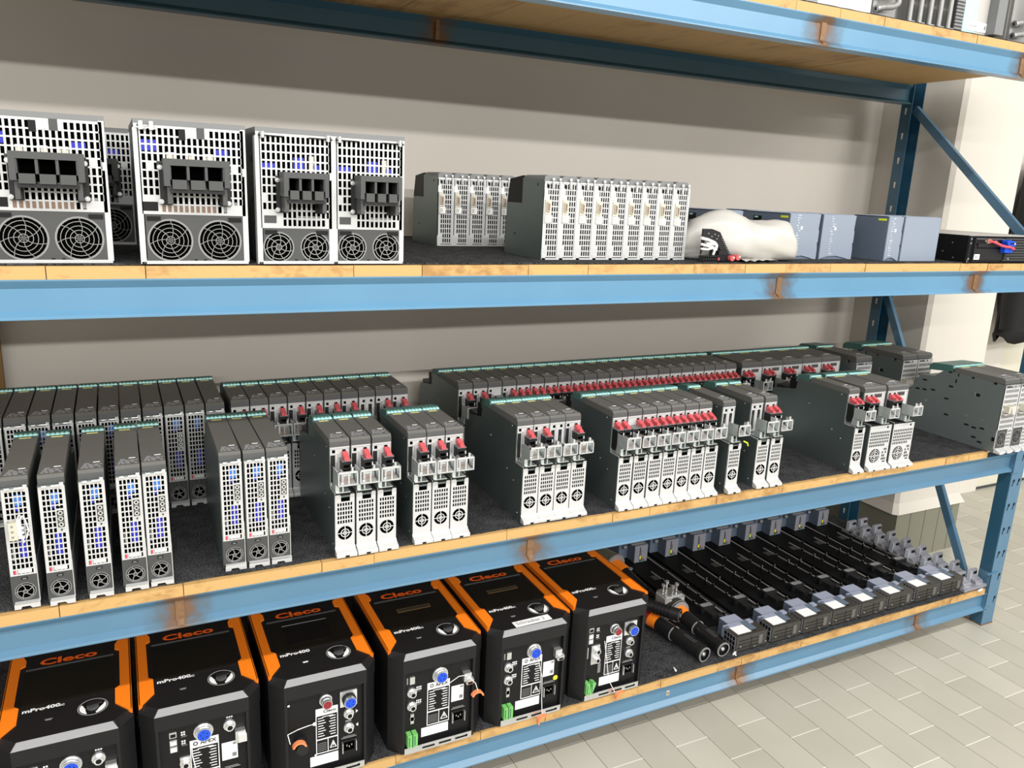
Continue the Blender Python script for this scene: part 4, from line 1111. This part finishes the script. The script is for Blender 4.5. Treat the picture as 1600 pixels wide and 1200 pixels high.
    def plate(x0, x1, z0, z1, head):
        m = MB(); y = py
        m.box(x0, x1, y - .0010, y, z0, z1, 'paper'); h1 = z1 - .020
        m.box(x0 + .002, x1 - .002, y - .0016, y - .001, z0 + .042, h1, 'ctl_panel')
        for j in range(8):
            z = h1 - .007 - j * .0072; m.box(x0 + .005, x0 + .018 + .003 * (j % 3), y - .002, y - .0016, z, z + .0018, 'paper'); m.box(x1 - .022 + .003 * (j % 2), x1 - .006, y - .002, y - .0016, z, z + .0018, 'paper')
        m.box(x0 + .016, x1 - .012, y - .002, y - .0016, h1 - .0045, h1 - .003, 'paper')
        xm = (x0 + x1) / 2 + .002
        m.box(x0 + .002, xm - .001, y - .0016, y - .001, z0 + .003, z0 + .038, 'ctl_panel'); m.box(xm + .001, x1 - .002, y - .0016, y - .001, z0 + .003, z0 + .038, 'ctl_panel')
        for j in range(5): m.box(x0 + .004, xm - .004, y - .002, y - .0016, z0 + .008 + j * .005, z0 + .0092 + j * .005, 'guard_grey')
        a, b = xm + .004, x1 - .004; mid = (a + b) / 2; zz = z0 + .010
        m.prism([(a, zz), (b, zz), (mid, zz + .021)], y - .0021, y - .0016, 'paper', 'y'); m.prism([(a + .0035, zz + .002), (b - .0035, zz + .002), (mid, zz + .0165)], y - .0026, y - .0021, 'ctl_panel', 'y')
        m.prism([(mid - .001, zz + .013), (mid + .002, zz + .013), (mid + .0005, zz + .009), (mid + .002, zz + .009), (mid - .001, zz + .0035), (mid, zz + .0078), (mid - .0018, zz + .0078)], y - .0030, y - .0026, 'paper', 'y')
        if head == 'APEX':
            m.text('APEX', .0125, 'ctl_panel', (x0 + .022, y - .0015, z1 - .0135), (1, 0, 0), (0, 0, 1), sx=1.15, bold=.0003)
            m.ring((x0 + .012, y - .0012, z1 - .009), .003, .0052, 'ctl_panel', t=.0004)
        else: m.text('Cleco', .011, 'ctl_panel', (x0 + .018, y - .0015, z1 - .0130), (1, 0, 0), (0, 0, 1), sx=1.2, bold=.0003)
        m.obj('rating_plate', pan)
    def rconn(u, z, R, col, L=.020, sq=False, dark='silver'):
        m = MB(); x = U(u)
        if sq: m.box(x - R * 1.35, x + R * 1.35, py - .004, py, z - R * 1.35, z + R * 1.35, 'bright_silver')
        else: m.cyl((x, py, z), (x, py - .004, z), R * 1.3, R * 1.3, 'silver', 16)
        m.cyl((x, py - .004, z), (x, py - .004 - L * .55, z), R * 1.1, R * 1.1, dark, 18); m.cyl((x, py - .004 - L * .55, z), (x, py - .004 - L, z), R * .98, R * .98, 'silver', 18)
        m.disc((x, py - .0045 - L, z), R * .86, col, n=18)
        for q in range(5): a = q * 1.2566 + .5; m.cyl((x + R * .45 * math.cos(a), py - .0050 - L, z + R * .45 * math.sin(a)), (x + R * .45 * math.cos(a), py - .0044 - L, z + R * .45 * math.sin(a)), R * .09, R * .09, 'black', 6)
        m.obj('round_connector', pan)
    def inlet(u, z):
        m = MB(); x = U(u); m.box(x - .019, x + .019, py - .004, py, z - .015, z + .018, 'ctl_black'); m.box(x - .018, x - .016, py - .012, py - .004, z - .012, z + .016, 'silver'); m.box(x + .016, x + .018, py - .012, py - .004, z - .012, z + .016, 'silver')
        m.box(x - .013, x + .013, py - .006, py - .004, z - .010, z + .013, 'deep_black')
        for q in (-.006, 0, .006): m.box(x + q - .001, x + q + .001, py - .008, py - .006, z + (.004 if q else .0), z + (.008 if q else .004), 'silver')
        m.box(x - .018, x + .02, py - .0006, py, z + .022, z + .024, 'guard_grey'); m.box(x - .014, x + .016, py - .0006, py, z + .026, z + .0275, 'guard_grey'); m.obj('power_inlet', pan)
    def clamps(u, z, loose=0.):
        m = MB(); x = U(u)
        for q in (0, 1): m.box(x + q * .015, x + .012 + q * .015, -.010, py, z, z + .036, 'green', Matrix.Rotation(loose * q, 3, 'Y')); m.box(x + .003 + q * .015, x + .0055 + q * .015, -.0108, -.0098, z + .004, z + .032, 'teal')
        m.obj('green_terminal', pan, label='green plug terminal')
    def smallconn(u, z, R):
        m = MB(); x = U(u); m.cyl((x, py, z), (x, py - .006, z), R * 1.25, R * 1.25, 'silver', 12); m.cyl((x, py - .006, z), (x, py - .016, z), R * .8, R * .8, 'bright_silver', 12); m.disc((x, py - .0164, z), R * .55, 'black', n=12); m.obj('round_socket', pan)
    def tri(u, z, n=3):
        m = MB(); x = U(u)
        for a in range(n):
            for b in range(2): m.box(x + a * .005, x + .0034 + a * .005, py - .0008, py, z + b * .006, z + .0034 + b * .006, 'paper')
        m.box(x, x + .012, py - .0008, py, z - .004, z - .003, 'guard_grey'); m.obj('port_symbols', pan)
    def cap(px, pz, ang, tether, dy=-.012):
        m = MB(); k = 9; vs = []
        for q in range(k):
            a = ang + PI * .85 * q / (k - 1)
            for rr_ in (.013, .0175):
                for yy in (dy, dy - .012): vs.append((px + rr_ * math.cos(a), yy, pz + rr_ * math.sin(a)))
        fs = []
        for q in range(k - 1):
            o = 4 * q; fs += [(o, o + 4, o + 5, o + 1), (o + 2, o + 3, o + 7, o + 6), (o, o + 2, o + 6, o + 4), (o + 1, o + 5, o + 7, o + 3)]
        fs += [(0, 1, 3, 2), (4 * k - 4, 4 * k - 2, 4 * k - 1, 4 * k - 3)]
        m.add(vs, fs, 'salmon'); co = m.obj('dust_cap', r, label='orange dust cap')
        t = MB(); t.tube(tether, .0011, 'white_plastic', 5); t.obj('tether', co)
    if variant == 'A':
        rconn(.52 if idx != 1 else .50, .204, .0165, 'blue_conn', .013); plate(U(.34), U(.67), .060, .185, 'APEX')
        m = MB(); m.box(U(.26), U(.66), py - .001, py, .030, .056, 'paper'); m.obj('blank_label', pan)
        m = MB(); m.box(U(.70), U(.885), py - .001, py, .112, .158, 'paper'); m.box(U(.83), U(.875), py - .0015, py - .001, .150, .155, 'guard_grey'); m.box(U(.82), U(.87), py - .0015, py - .001, .118, .128, 'mid_grey'); m.obj('network_label', pan)
        inlet(.80, .066); clamps(.03, .022, .0)
        if idx in (0, 1):
            smallconn(.80, .205, .011); tri(.77, .222)
            m = MB(); m.box(U(.86), U(.98), py - .014, py, .160, .190, 'silver'); m.box(U(.89), U(.99), py - .018, py - .012, .162, .182, 'bright_silver'); m.obj('latched_cover', pan)
            for k, z in enumerate((.205, .185, .168)):
                m = MB(); m.box(U(.12), U(.20), py - .003, py, z, z + .014, 'silver'); m.box(U(.13), U(.19), py - .0035, py - .003, z + .002, z + .010, 'black' if k == 0 else 'white_plastic'); m.obj('data_port', pan)
            tri(.25, .205, 2); tri(.25, .182, 2)
            m = MB(); m.box(U(.22), U(.34), py - .004, py, .085, .150, 'silver'); m.obj('connector_plate', pan)
            smallconn(.28, .135, .010); smallconn(.28, .105, .010)
            m = MB(); m.tube([(U(.36), py - .002, .178), (U(.36), py - .004, .15), (U(.40), py - .003, .10)], .0013, 'white_plastic', 5); m.obj('tether', pan)
        else:
            smallconn(.11, .172, .0105); smallconn(.11, .133, .0105); tri(.18, .174); tri(.18, .135)
            m = MB(); m.box(U(.08), U(.15), py - .004, py, .196, .216, 'silver'); m.box(U(.04), U(.06), py - .0008, py, .196, .214, 'guard_grey'); m.obj('data_port', pan)
            m = MB(); m.cyl((U(.12), py, .094), (U(.12), py - .004, .094), .006, .006, 'silver', 10); m.box(U(.12) - .0045, U(.12) + .0045, py - .004, py, .080, .108, 'silver'); m.obj('serial_port', pan)
            m = MB(); m.box(U(.86), U(.97), py - .014, py, .172, .196, 'silver'); m.box(U(.89), U(.985), py - .022, py - .012, .166, .182, 'bright_silver', Matrix.Rotation(.3, 3, 'X')); m.box(U(.90), U(.97), py - .0226, py - .022, .168, .176, 'black'); m.obj('latched_cover', pan)
        if idx == 3: cap(.100, .130, .15, [(U(.66), py - .003, .172), (U(.78), py - .012, .192), (U(.88), py - .02, .196), (.094, -.016, .170), (.100, -.020, .148)], -.012)
        if idx == 4:
            cap(.030, -.006, .9, [(U(.60), py - .003, .175), (U(.66), py - .010, .12), (U(.665), py - .014, .05), (.030, -.012, .008)], -.012)
            m = MB(); m.disc((U(.92), py - .001, .100), .0075, 'label_yellow', n=16); m.obj('yellow_dot', pan)
    else:
        rconn(.50, .208, .012, 'dark_red', .020); rconn(.80, .198, .0155, 'blue_conn', .020, True, 'black'); plate(U(.37), U(.66), .060, .186, 'Cleco')
        m = MB(); m.box(U(.29), U(.66), py - .001, py, .028, .055, 'paper'); m.obj('blank_label', pan)
        smallconn(.80, .156, .0105); smallconn(.80, .116, .0105); inlet(.80, .062)
        m = MB()
        if idx == 2:
            m.prism([(U(.90), .150), (U(.90), .160), (U(.93), .155)], py - .0008, py, 'paper', 'y'); m.prism([(U(.93), .111), (U(.93), .121), (U(.90), .116)], py - .0008, py, 'paper', 'y')
        m.box(U(.78), U(.83), py - .0008, py, .172, .175, 'guard_grey'); m.box(U(.76), U(.84), py - .0008, py, .131, .135, 'guard_grey'); m.obj('port_symbols', pan)
        if idx == 2:
            cap(U(.13), .112, .2, [(U(.35), py - .004, .150), (U(.26), py - .02, .162), (U(.12), py - .022, .160), (U(.0), py - .012, .145), (U(.02), -.012, .125)], -.010)
            m = MB(); m.cyl((U(.17), py, .105), (U(.17), py - .028, .105), .0165, .015, 'black_plastic', 16); m.obj('capped_socket', pan)
            m = MB(); m.disc((U(.35), py - .004, .150), .005, 'paper', n=12); m.disc((U(.36), py - .002, .060), .003, 'paper', n=10); m.disc((U(.03), py - .002, .215), .003, 'paper', n=10); m.obj('ring_terminal', pan)
        else:
            for k, z in enumerate((.212, .192, .176)):
                m = MB(); m.box(U(.04), U(.12), py - .003, py, z, z + .014, 'silver'); m.box(U(.05), U(.11), py - .0035, py - .003, z + .002, z + .010, 'black' if k == 0 else 'white_plastic'); m.obj('data_port', pan)
            tri(.18, .212, 2); tri(.18, .19, 2)
            m = MB(); m.box(U(.10), U(.25), py - .004, py, .108, .168, 'silver'); m.obj('connector_plate', pan)
            smallconn(.19, .152, .010); smallconn(.19, .124, .010)
            m = MB(); m.box(U(.005), U(.045), py - .003, py, .13, .165, 'silver'); m.obj('serial_port', pan); m = MB(); m.box(U(.0), U(.03), py - .003, py, .07, .105, 'silver'); m.obj('serial_port', pan); m = MB(); m.box(U(.24), U(.29), py - .003, py, .075, .105, 'mid_grey'); m.obj('card_slot', pan)
            clamps(.0, .022, .35)
            cap(.020, -.004, .7, [(U(.33), py - .003, .175), (U(.36), py - .012, .12), (U(.42), py - .014, .05), (.004, -.014, .010)], -.014)
    if sticker:
        m = MB(); m.box(-.052, .060, .014, .040, zt, zt + .0012, 'paper', Matrix.Rotation(.02, 3, 'Z')); st = m.obj('name_strip', r)
        m = MB(); m.text('Schrauber 2', .0195, 'guard_grey', (-.045, .021, zt + .0018), (1, 0, 0), (0, 1, 0), sx=.92); m.obj('name_lettering', st)
    return r
V = [('A', ('mPro400', 'GC'), False, 'dark'), ('A', ('mPro400', 'GC'), False, 'dark'), ('B', ('mPro400', ''), False, 'panel'), ('A', ('mPro400', 'GC'), False, 'window'),
     ('A', ('mPro400', 'GC'), True, 'window'), ('B', ('mPro400', 'GC'), False, 'dark')]
for i, ((x, y), v) in enumerate(zip(CX, V)): controller(i, x, y, v[0], v[1], v[2], v[3])

# ------------------------------------------------------------------ hand tools
def tool_handle(r, p0, p1, R):
    """ribbed black grip from p0 (collar) to p1 (open end)"""
    p0, p1 = Vector(p0), Vector(p1); d = (p1 - p0); L = d.length; d.normalize()
    P = lambda t: p0 + d * (L * t)
    m = MB(); m.cyl(P(0), P(.14), R * 1.1, R * .98, 'orange', 20); m.obj('orange_collar', r)
    m = MB(); m.cyl(P(.14), P(.42), R * .98, R * .95, 'tool_black', 20); m.cyl(P(.42), P(.43), R * 1.0, R * 1.0, 'guard_grey', 20)
    m.cyl(P(.43), P(.94), R * .86, R * .80, 'tool_black', 20)
    up = Vector((0, 0, 1)); up = (up - d * up.dot(d)).normalized(); sd = d.cross(up)
    for k in range(9):
        c = P(.52 + .035 * k) + up * R * .78; q = sd * R * .34
        m.add([c - q + up * R * .1, c + q + up * R * .1, c + q + up * R * .1 + d * .004, c - q + up * R * .1 + d * .004], [(0, 1, 2, 3)], 'dark_grey')
    m.cyl(P(.40) + up * R * .7, P(.62) + up * R * .75, R * .34, R * .26, 'tool_black', 10)
    m.obj('grip', r)
    m = MB(); m.cyl(P(.93), P(1.0), R * .95, R * .95, 'black_plastic', 22, False); m.cyl(P(.985), P(1.0), R * .97, R * .97, 'guard_grey', 22, False)
    for rr_ in ((R * .80, R * .97),):
        n = 22; u = up; w = sd; vs = []
        for q in range(n):
            a = 2 * PI * q / n
            for x in rr_: vs.append(P(1.0) + (u * math.cos(a) + w * math.sin(a)) * x)
        m.add(vs, [(2 * q, 2 * q + 1, 2 * ((q + 1) % n) + 1, 2 * ((q + 1) % n)) for q in range(n)], 'guard_grey')
    m.cyl(P(.95), P(.975), R * .8, R * .8, 'black', 20); m.cyl(P(.975), P(.99), R * .28, R * .22, 'bright_silver', 8)
    m.obj('socket_end', r)
def tools():
    z = Z1
    r = thing('nutrunner', (0, 0, 0), 0, 'black nutrunner handle with orange collar, lying next to the last controller', 'hand tool')
    tool_handle(r, (1.548, .255, z + .036), (1.585, .024, z + .026), .0255)
    m = MB(); m.cyl((1.540, .305, z + .040), (1.548, .255, z + .036), .029, .028, 'dark_red', 18); m.cyl((1.530, .36, z + .04), (1.540, .305, z + .040), .024, .029, 'tool_black', 18); m.obj('motor_housing', r)
    r = thing('nutrunner', (0, 0, 0), 0, 'black nutrunner handle with orange collar and silver bolted head', 'hand tool')
    tool_handle(r, (1.656, .246, z + .040), (1.661, .024, z + .026), .0255)
    m = MB(); m.cyl((1.656, .275, z + .042), (1.656, .246, z + .042), .040, .040, 'blk_dark', 22); m.cyl((1.656, .252, z + .042), (1.656, .243, z + .042), .041, .037, 'guard_grey', 22)
    m.obj('flange_ring', r)
    m = MB(); m.prism([(1.618, .282), (1.632, .270), (1.688, .270), (1.702, .282), (1.702, .335), (1.688, .35), (1.632, .35), (1.618, .335)], z + .004, z + .078, 'white_steel', 'z')
    m.box(1.626, 1.694, .288, .342, z + .078, z + .084, 'silver'); hd = m.obj('bolted_head', r)
    for (x, y) in ((1.634, .318), (1.662, .335), (1.660, .298), (1.684, .308)):
        m = MB(); m.cyl((x, y, z + .086), (x, y, z + .108), .0032, .0032, 'silver', 8); m.cyl((x, y, z + .108), (x, y, z + .115), .0072, .0072, 'bright_silver', 10); m.obj('bolt', hd)
    r = thing('inspection_tube', (0, 0, 0), 0, 'short black tube tool with an open ringed end resting across the orange collared handles', 'hand tool')
    a, b = Vector((1.460, .350, z + .095)), Vector((1.588, .172, z + .086))
    m = MB(); d = (b - a).normalized(); m.cyl(a, a + d * .05, .024, .024, 'tool_black', 18); m.cyl(a + d * .08, a + d * .086, .023, .023, 'guard_grey', 18)
    m.cyl(a + d * .05, a + d * .13, .018, .018, 'black_plastic', 18); m.cyl(a + d * .13, b, .0195, .021, 'black_plastic', 20)
    for k in range(5): c = a + d * (.138 + .012 * k); m.cyl(c, c + d * .005, .0218, .0218, 'black', 20)
    m.obj('tube_body', r)
    m = MB(); m.cyl(b, b + d * .006, .0225, .0225, 'black_plastic', 22); m.cyl(b + d * .006, b + d * .0065, .020, .020, 'guard_grey', 20); m.cyl(b + d * .0066, b + d * .007, .018, .018, 'deep_black', 20); m.cyl(b + d * .007, b + d * .0078, .007, .007, 'bright_silver', 12); m.obj('lens_end', r)
    r = thing('clamp_ring', (0, 0, 0), 0, 'silver clamp ring and bracket half hidden behind the last controller', 'clamp')
    m = MB(); c = Vector((1.520, .385, z + .078)); dd = Vector((.55, -.80, .2)).normalized()
    m.cyl(c, c + dd * .012, .040, .040, 'guard_grey', 26, True, True, 'dark_grey'); m.cyl(c + dd * .012, c + dd * .016, .036, .036, 'bright_silver', 26); m.cyl(c + dd * .016, c + dd * .018, .030, .030, 'black', 26); m.obj('ring', r)
    m = MB(); m.prism([(1.485, .262), (1.525, .262), (1.535, .30), (1.49, .31)], z + .0, z + .040, 'white_steel', 'z'); m.obj('bracket', r)
    r = thing('motor_tool', (0, 0, 0), 0, 'olive cylindrical motor with orange collar and black neck lying behind the last controller', 'hand tool')
    p = [Vector((1.560, .79, z + .060)), Vector((1.608, .585, z + .062)), Vector((1.618, .53, z + .056)), Vector((1.640, .42, z + .034))]
    m = MB(); m.cyl(p[0], p[1], .050, .050, 'olive', 26); m.cyl(p[1], p[1] + (p[2] - p[1]) * .1, .051, .050, 'guard_grey', 26); m.obj('motor_body', r)
    m = MB(); m.cyl(p[1], p[2], .034, .031, 'orange', 20); m.obj('orange_collar', r)
    m = MB(); m.cyl(p[2], p[3], .028, .018, 'tool_black', 18); m.tube([p[3], p[3] + Vector((.02, -.05, -.005)), p[3] + Vector((.06, -.09, -.018))], .010, 'black_plastic', 8); m.cyl(p[2] + Vector((.012, -.02, .026)), p[2] + Vector((.012, -.02, .031)), .008, .008, 'guard_grey', 10); m.obj('neck', r)
    # small litter
    m = MB(); m.tube([(1.698, -.002 + .02, z + .003), (1.708, .024, z + .004), (1.716, .026, z + .004)], .003, 'white_plastic', 6); m.tube([(1.708, .024, z + .004), (1.704, .012, z + .003)], .0028, 'white_plastic', 6)
    tag(m.obj('cable_clip'), 'tiny white plastic clip on the felt in front of the first small module', 'clip')
    m = MB(); m.cyl((1.470, .022, z + .003), (1.473, .034, z + .003), .003, .0022, 'white_plastic', 8); m.box(1.4675, 1.4725, .018, .023, z, z + .004, 'white_plastic')
    tag(m.obj('plastic_peg'), 'tiny white plastic peg on the felt between controller and hand tools', 'peg')
tools()

# ------------------------------------------------------------------ long rail assemblies
def rail():
    r = thing('rail_module', (0, 0, 0), 0, 'x', 'rail module'); W = .138
    m = MB(); m.box(-.062, .066, .16, .73, .0, .006, 'rail_black'); m.box(-.062, -.058, .16, .73, .006, .014, 'rail_black')
    m.box(-.02, .01, .50, .53, .006, .0075, 'dark_grey'); m.obj('base_tray', r)
    for (x0, y0, x1, y1) in ((.052, .66, .046, .10), (-.008, .54, .000, .245)):
        m = MB(); m.cyl((x0, y0, .020), (x1, y1, .020), .0024, .0024, 'rod', 6); m.cyl(((x0 + x1) / 2, (y0 + y1) / 2 + .01, .0), ((x0 + x1) / 2, (y0 + y1) / 2 + .01, .024), .006, .006, 'black', 8)
        for q in (-.006, .007): m.cyl(((x0 + x1) / 2 + q, (y0 + y1) / 2 + .01 + q, .022), ((x0 + x1) / 2 + q, (y0 + y1) / 2 + .01 + q, .0265), .0020, .0020, 'bright_silver', 6)  # bright dots here and below are added as highlights on the clamps
        for q in (.25, .60, .85):
            xx, yy = x0 + (x1 - x0) * q, y0 + (y1 - y0) * q; m.cyl((xx, yy - .006, .0205), (xx, yy + .006, .0205), .0042, .0042, 'black', 8); m.cyl((xx, yy, .024), (xx, yy, .027), .0016, .0016, 'bright_silver', 6)
        m.obj('rod', r)
    m = MB(); m.box(-.012, .048, .232, .262, .0, .028, 'black_plastic'); m.box(-.006, .040, .238, .256, .028, .0295, 'mid_grey'); m.cyl((.0, .25, .0295), (.0, .25, .0320), .002, .002, 'bright_silver', 6)
    m.box(.0, .030, .19, .232, .0, .020, 'black_plastic'); m.cyl((.030, .20, .01), (.048, .175, .010), .009, .009, 'black_plastic', 10); m.cyl((-.012, .235, .01), (-.012, .235, .03), .007, .007, 'black', 8); m.obj('clamp_bracket', r)
    # terminal block near the front edge
    h = .064
    m = MB(); m.box(-h, h, .0, .062, .004, .058, 'blk_dark'); m.box(-h + .002, h - .002, .002, .060, .0, .004, 'black')
    for i, z in enumerate((.016, .028, .040)): m.box(-h + .004 + .004 * i, h - .030, -.0012, .0, z, z + .0012, 'black')
    m.box(-.002, -.001, -.001, .0, .006, .050, 'black'); m.box(.030, .046, -.0014, .0, .014, .046, 'cap_grey')
    for (x, z) in ((-h + .014, .020), (h - .006, .016), (.012, .008)): m.box(x, x + .006, -.003, .0, z, z + .002, 'silver')
    m.cyl((.02, .012, .058), (.02, .012, .0592), .003, .003, 'black', 8)
    tb = m.obj('terminal_block', r)
    m = MB(); m.box(-h - .001, -h, .004, .060, .004, .056, 'lug_grey')
    for i in range(4):
        for j in range(3): m.box(-h - .002, -h - .001, .008 + i * .013, .017 + i * .013, .007 + j * .017, .020 + j * .017, 'black')
    m.obj('side_sockets', tb)
    m = MB(); m.box(-.050, .006, .012, .054, .058, .0592, 'paper'); m.obj('white_label', tb, label='blank white label')
    m = MB(); m.box(-h + .002, .046, .056, .074, .020, .0595, 'lid_grey'); m.box(.008, .034, .020, .070, .0582, .0605, 'plc_dark'); m.box(.030, .050, .052, .070, .050, .0640, 'lid_grey'); m.box(-h + .004, -h + .014, .054, .062, .05, .063, 'plc_dark'); m.obj('hinge_cover', r)
    m = MB(); m.box(-.030, .036, .074, .126, .010, .0535, 'lid_grey'); m.box(-.032, -.030, .074, .124, .0, .053, 'plc_dark'); m.box(-.0305, .0365, .072, .126, .0, .048, 'plc_dark'); m.obj('connector_lid', r)
    # tall grey end piece at the back
    m = MB(); m.box(-.012, .050, .650, .78, .004, .078, 'plc_dark'); m.box(-.0115, .0495, .648, .651, .004, .076, 'lug_grey'); m.box(.012, .0145, .6465, .649, .010, .070, 'black')
    m.box(-.052, -.012, .700, .79, .0, .070, 'plc_dark'); m.box(.050, .078, .71, .79, .0, .075, 'plc_dark'); m.box(-.022, .040, .66, .78, .078, .083, 'mid_grey')
    eb = m.obj('end_block', r)
    m = MB(); m.cyl((-.036, .690, .058), (-.026, .686, .064), .009, .008, 'mid_grey', 8); m.obj('cable_gland', eb)
    m = MB(); m.cyl((.020, .645, .036), (.020, .645, .058), .0015, .0015, 'bright_silver', 6); m.box(.010, .016, .644, .6465, .020, .033, 'label_yellow'); m.box(.022, .026, .644, .6465, .018, .026, 'red'); m.box(.016, .034, .645, .6475, .010, .018, 'teal'); m.obj('coloured_plugs', eb)
    return r
RM = rail(); KIDS[RM.name] = [(c, kids(c)) for c in kids(RM)]
for i in range(8):
    x = [1.777, 1.929, 2.070, 2.208, 2.349, 2.492, 2.638, 2.778][i]
    place(RM, USED, x, .024, Z1, 0, ['long black rail module right beside the hand tools', 'second long black rail module from the hand tools', 'third long black rail module from the hand tools',
        'fourth long black rail module from the hand tools', 'fifth long rail module, counted from the hand tools', 'third last long black rail module before the grey hook row', 'long black rail module last but one before the grey hook row', 'long black rail module right beside the grey hook row'][i], 'long black rail modules on the bottom shelf')

# ------------------------------------------------------------------ grey hook pairs
def hooks():
    r = thing('hook_holder', (0, 0, 0), 0, 'x', 'hook holder')
    m = MB(); m.box(-.064, .070, -.030, .038, .0, .012, 'lug_grey'); m.box(-.002, .002, -.028, .036, .012, .013, 'mid_grey'); m.obj('base', r)
    for x in (-.033, .038):
        m = MB(); w = .026
        # seat like hook: upright plate at the back with a slot, rounded saddle in front
        m.prism([(x - w, .012), (x + w, .012), (x + w, .055), (x + w - .004, .060), (x - w + .004, .060), (x - w, .055)], .012, .020, 'lug_grey', 'y')
        m.prism([(x + .004, .036), (x + w - .003, .036), (x + w - .003, .050), (x + .004, .050)], .0108, .0122, 'black', 'y')
        m.prism([(x - w - .0005, .012), (x - w - .0005, .058), (x - w + .0030, .058), (x - w + .0030, .012)], .003, .019, 'plc_print', 'y')
        sad = [(.012, .040), (.006, .030), (-.004, .026), (-.014, .025), (-.018, .020), (-.018, .012), (.012, .012)]
        m.prism(sad, x - w + .005, x + w - .002, 'lug_grey')
        m.cyl((x + .002, -.004, .012), (x + .002, -.004, .020), .024, .021, 'lug_grey', 16)
        m.obj('hook', r)
    return r
HK = hooks(); KIDS[HK.name] = [(c, kids(c)) for c in kids(HK)]
for i in range(8):
    y = .035 + i * .0745
    place(HK, USED, 2.896, y, Z1, 0, ['pair of light grey plastic hooks at the front corner beside the right post'] [0] if i == 0 else '%s pair of light grey plastic hooks counted back from the front corner' % ORD[i + 1], 'row of grey hook pairs')
m = MB(); m.cyl((2.90, -.006, Z1 - .001), (2.925, -.004, Z1 + .001), .004, .004, 'white_plastic', 8)
tag(m.obj('foam_bit'), 'small white foam scrap under the front grey hook pair', 'scrap')

# ------------------------------------------------------------------ odds and ends
m = MB(); m.box(-.42, -.302, .862, .884, Z2, ZB[3] - .004, 'brown_wood')
tag(m.obj('wooden_board'), 'brown upright wooden board at the left end of the second shelf', 'board')
m = MB(); m.box(1.436, 1.4465, -.0008, .002, .098, .113, 'cream'); m.box(1.438, 1.4445, -.0012, -.0008, .101, .110, 'brown_conn')
o = m.obj('price_sticker'); tag(o, 'small square cream sticker on the lowest blue beam', 'sticker'); o.location = (0, .0125, 0)

def jacket(x, y, z0, z1, w, label, seed):
    rr = random.Random(seed); m = MB(); n = 26; K = 26; vs = []
    for i in range(K + 1):
        t = i / K; z = z1 + (z0 - z1) * t
        hw = w * (.30 + .70 * min(1, t * 3.2) ** .6) * (1 + .10 * math.sin(t * 5 + seed))
        dp = .055 + .04 * math.sin(t * PI)
        for j in range(n):
            a = 2 * PI * j / n; f = 1 + .10 * math.sin(5 * a + seed + 3 * t) + .06 * math.sin(11 * a + 9 * t)
            vs.append((x + hw * f * math.cos(a), y + dp * f * math.sin(a), z + (.03 * math.sin(a * 4 + seed) if i == K else 0)))
    m.add(vs, [(i * n + j, (i + 1) * n + j, (i + 1) * n + (j + 1) % n, i * n + (j + 1) % n) for i in range(K) for j in range(n)] + [tuple(range(n)), tuple(range(K * n + n - 1, K * n - 1, -1))], 'jacket', True)
    r = thing('jacket', (0, 0, 0), 0, label, 'jacket'); m.obj('jacket_body', r)
    m = MB(); a0 = Vector((x - w * .55, y - .03, z1 - .06)); a1 = Vector((x - w * .95, y - .07, (z0 + z1) / 2)); a2 = Vector((x - w * 1.0, y - .09, z0 + .06))
    m.cyl(a0, a1, .085, .075, 'jacket', 14); m.cyl(a1, a2, .075, .055, 'jacket', 14); m.obj('sleeve', r)
    m = MB(); m.cyl((x, 1.012, z1 + .03), (x, y, z1 + .03), .008, .008, 'silver', 8); m.cyl((x, y, z1 + .06), (x, y, z1 - .05), .01, .01, 'silver', 8); m.obj('wall_hook', r)
jacket(4.32, .85, .95, 1.86, .26, 'black jacket hanging on the wall to the right of the pale column', 1)

# ------------------------------------------------------------------ camera
C = bpy.data.cameras.new('camera'); cam = bpy.data.objects.new('camera', C); COL.objects.link(cam)
R = ((0.89648279, -0.44095431, 0.04333485), (-0.06834567, -0.23425453, -0.96976991), (0.4377756, 0.86642029, -0.24014247))
M = Matrix.Identity(4)
for i in range(3):
    M[i][0] = R[0][i]; M[i][1] = -R[1][i]; M[i][2] = -R[2][i]
M[0][3], M[1][3], M[2][3] = 0., -1.67658625, 1.602
cam.matrix_world = M
C.sensor_fit = 'HORIZONTAL'; C.sensor_width = 36; C.lens = 36 * 1237.96 / 1600; C.clip_start = .05
SC.camera = cam

# ------------------------------------------------------------------ light
def tube_light(x, y, z, L, W, e, col=(1, .98, .94)):
    l = bpy.data.lights.new('ceiling_lamp', 'AREA'); l.shape = 'RECTANGLE'; l.size = L; l.size_y = W; l.energy = e; l.color = col
    o = bpy.data.objects.new('ceiling_lamp', l); COL.objects.link(o); o.location = (x, y, z)
    return o
tube_light(1.5, -1.75, 3.25, 9, .12, 190)
tube_light(1.5, -4.4, 3.15, 9, .12, 200).rotation_euler = (math.radians(35), 0, 0)
tube_light(1.5, -7.6, 3.15, 9, .12, 290).rotation_euler = (math.radians(50), 0, 0)
w = bpy.data.worlds.new('world'); SC.world = w; w.use_nodes = True
nt = w.node_tree; bg = nt.nodes['Background']; bg.inputs[1].default_value = .60
bg.inputs[0].default_value = (.82, .80, .77, 1)
SC.view_settings.view_transform = 'Standard'; SC.view_settings.exposure = -.06
for a, b in (('max_bounces', 6), ('diffuse_bounces', 3), ('glossy_bounces', 3), ('transmission_bounces', 4)):
    try: setattr(SC.cycles, a, b)
    except Exception: pass
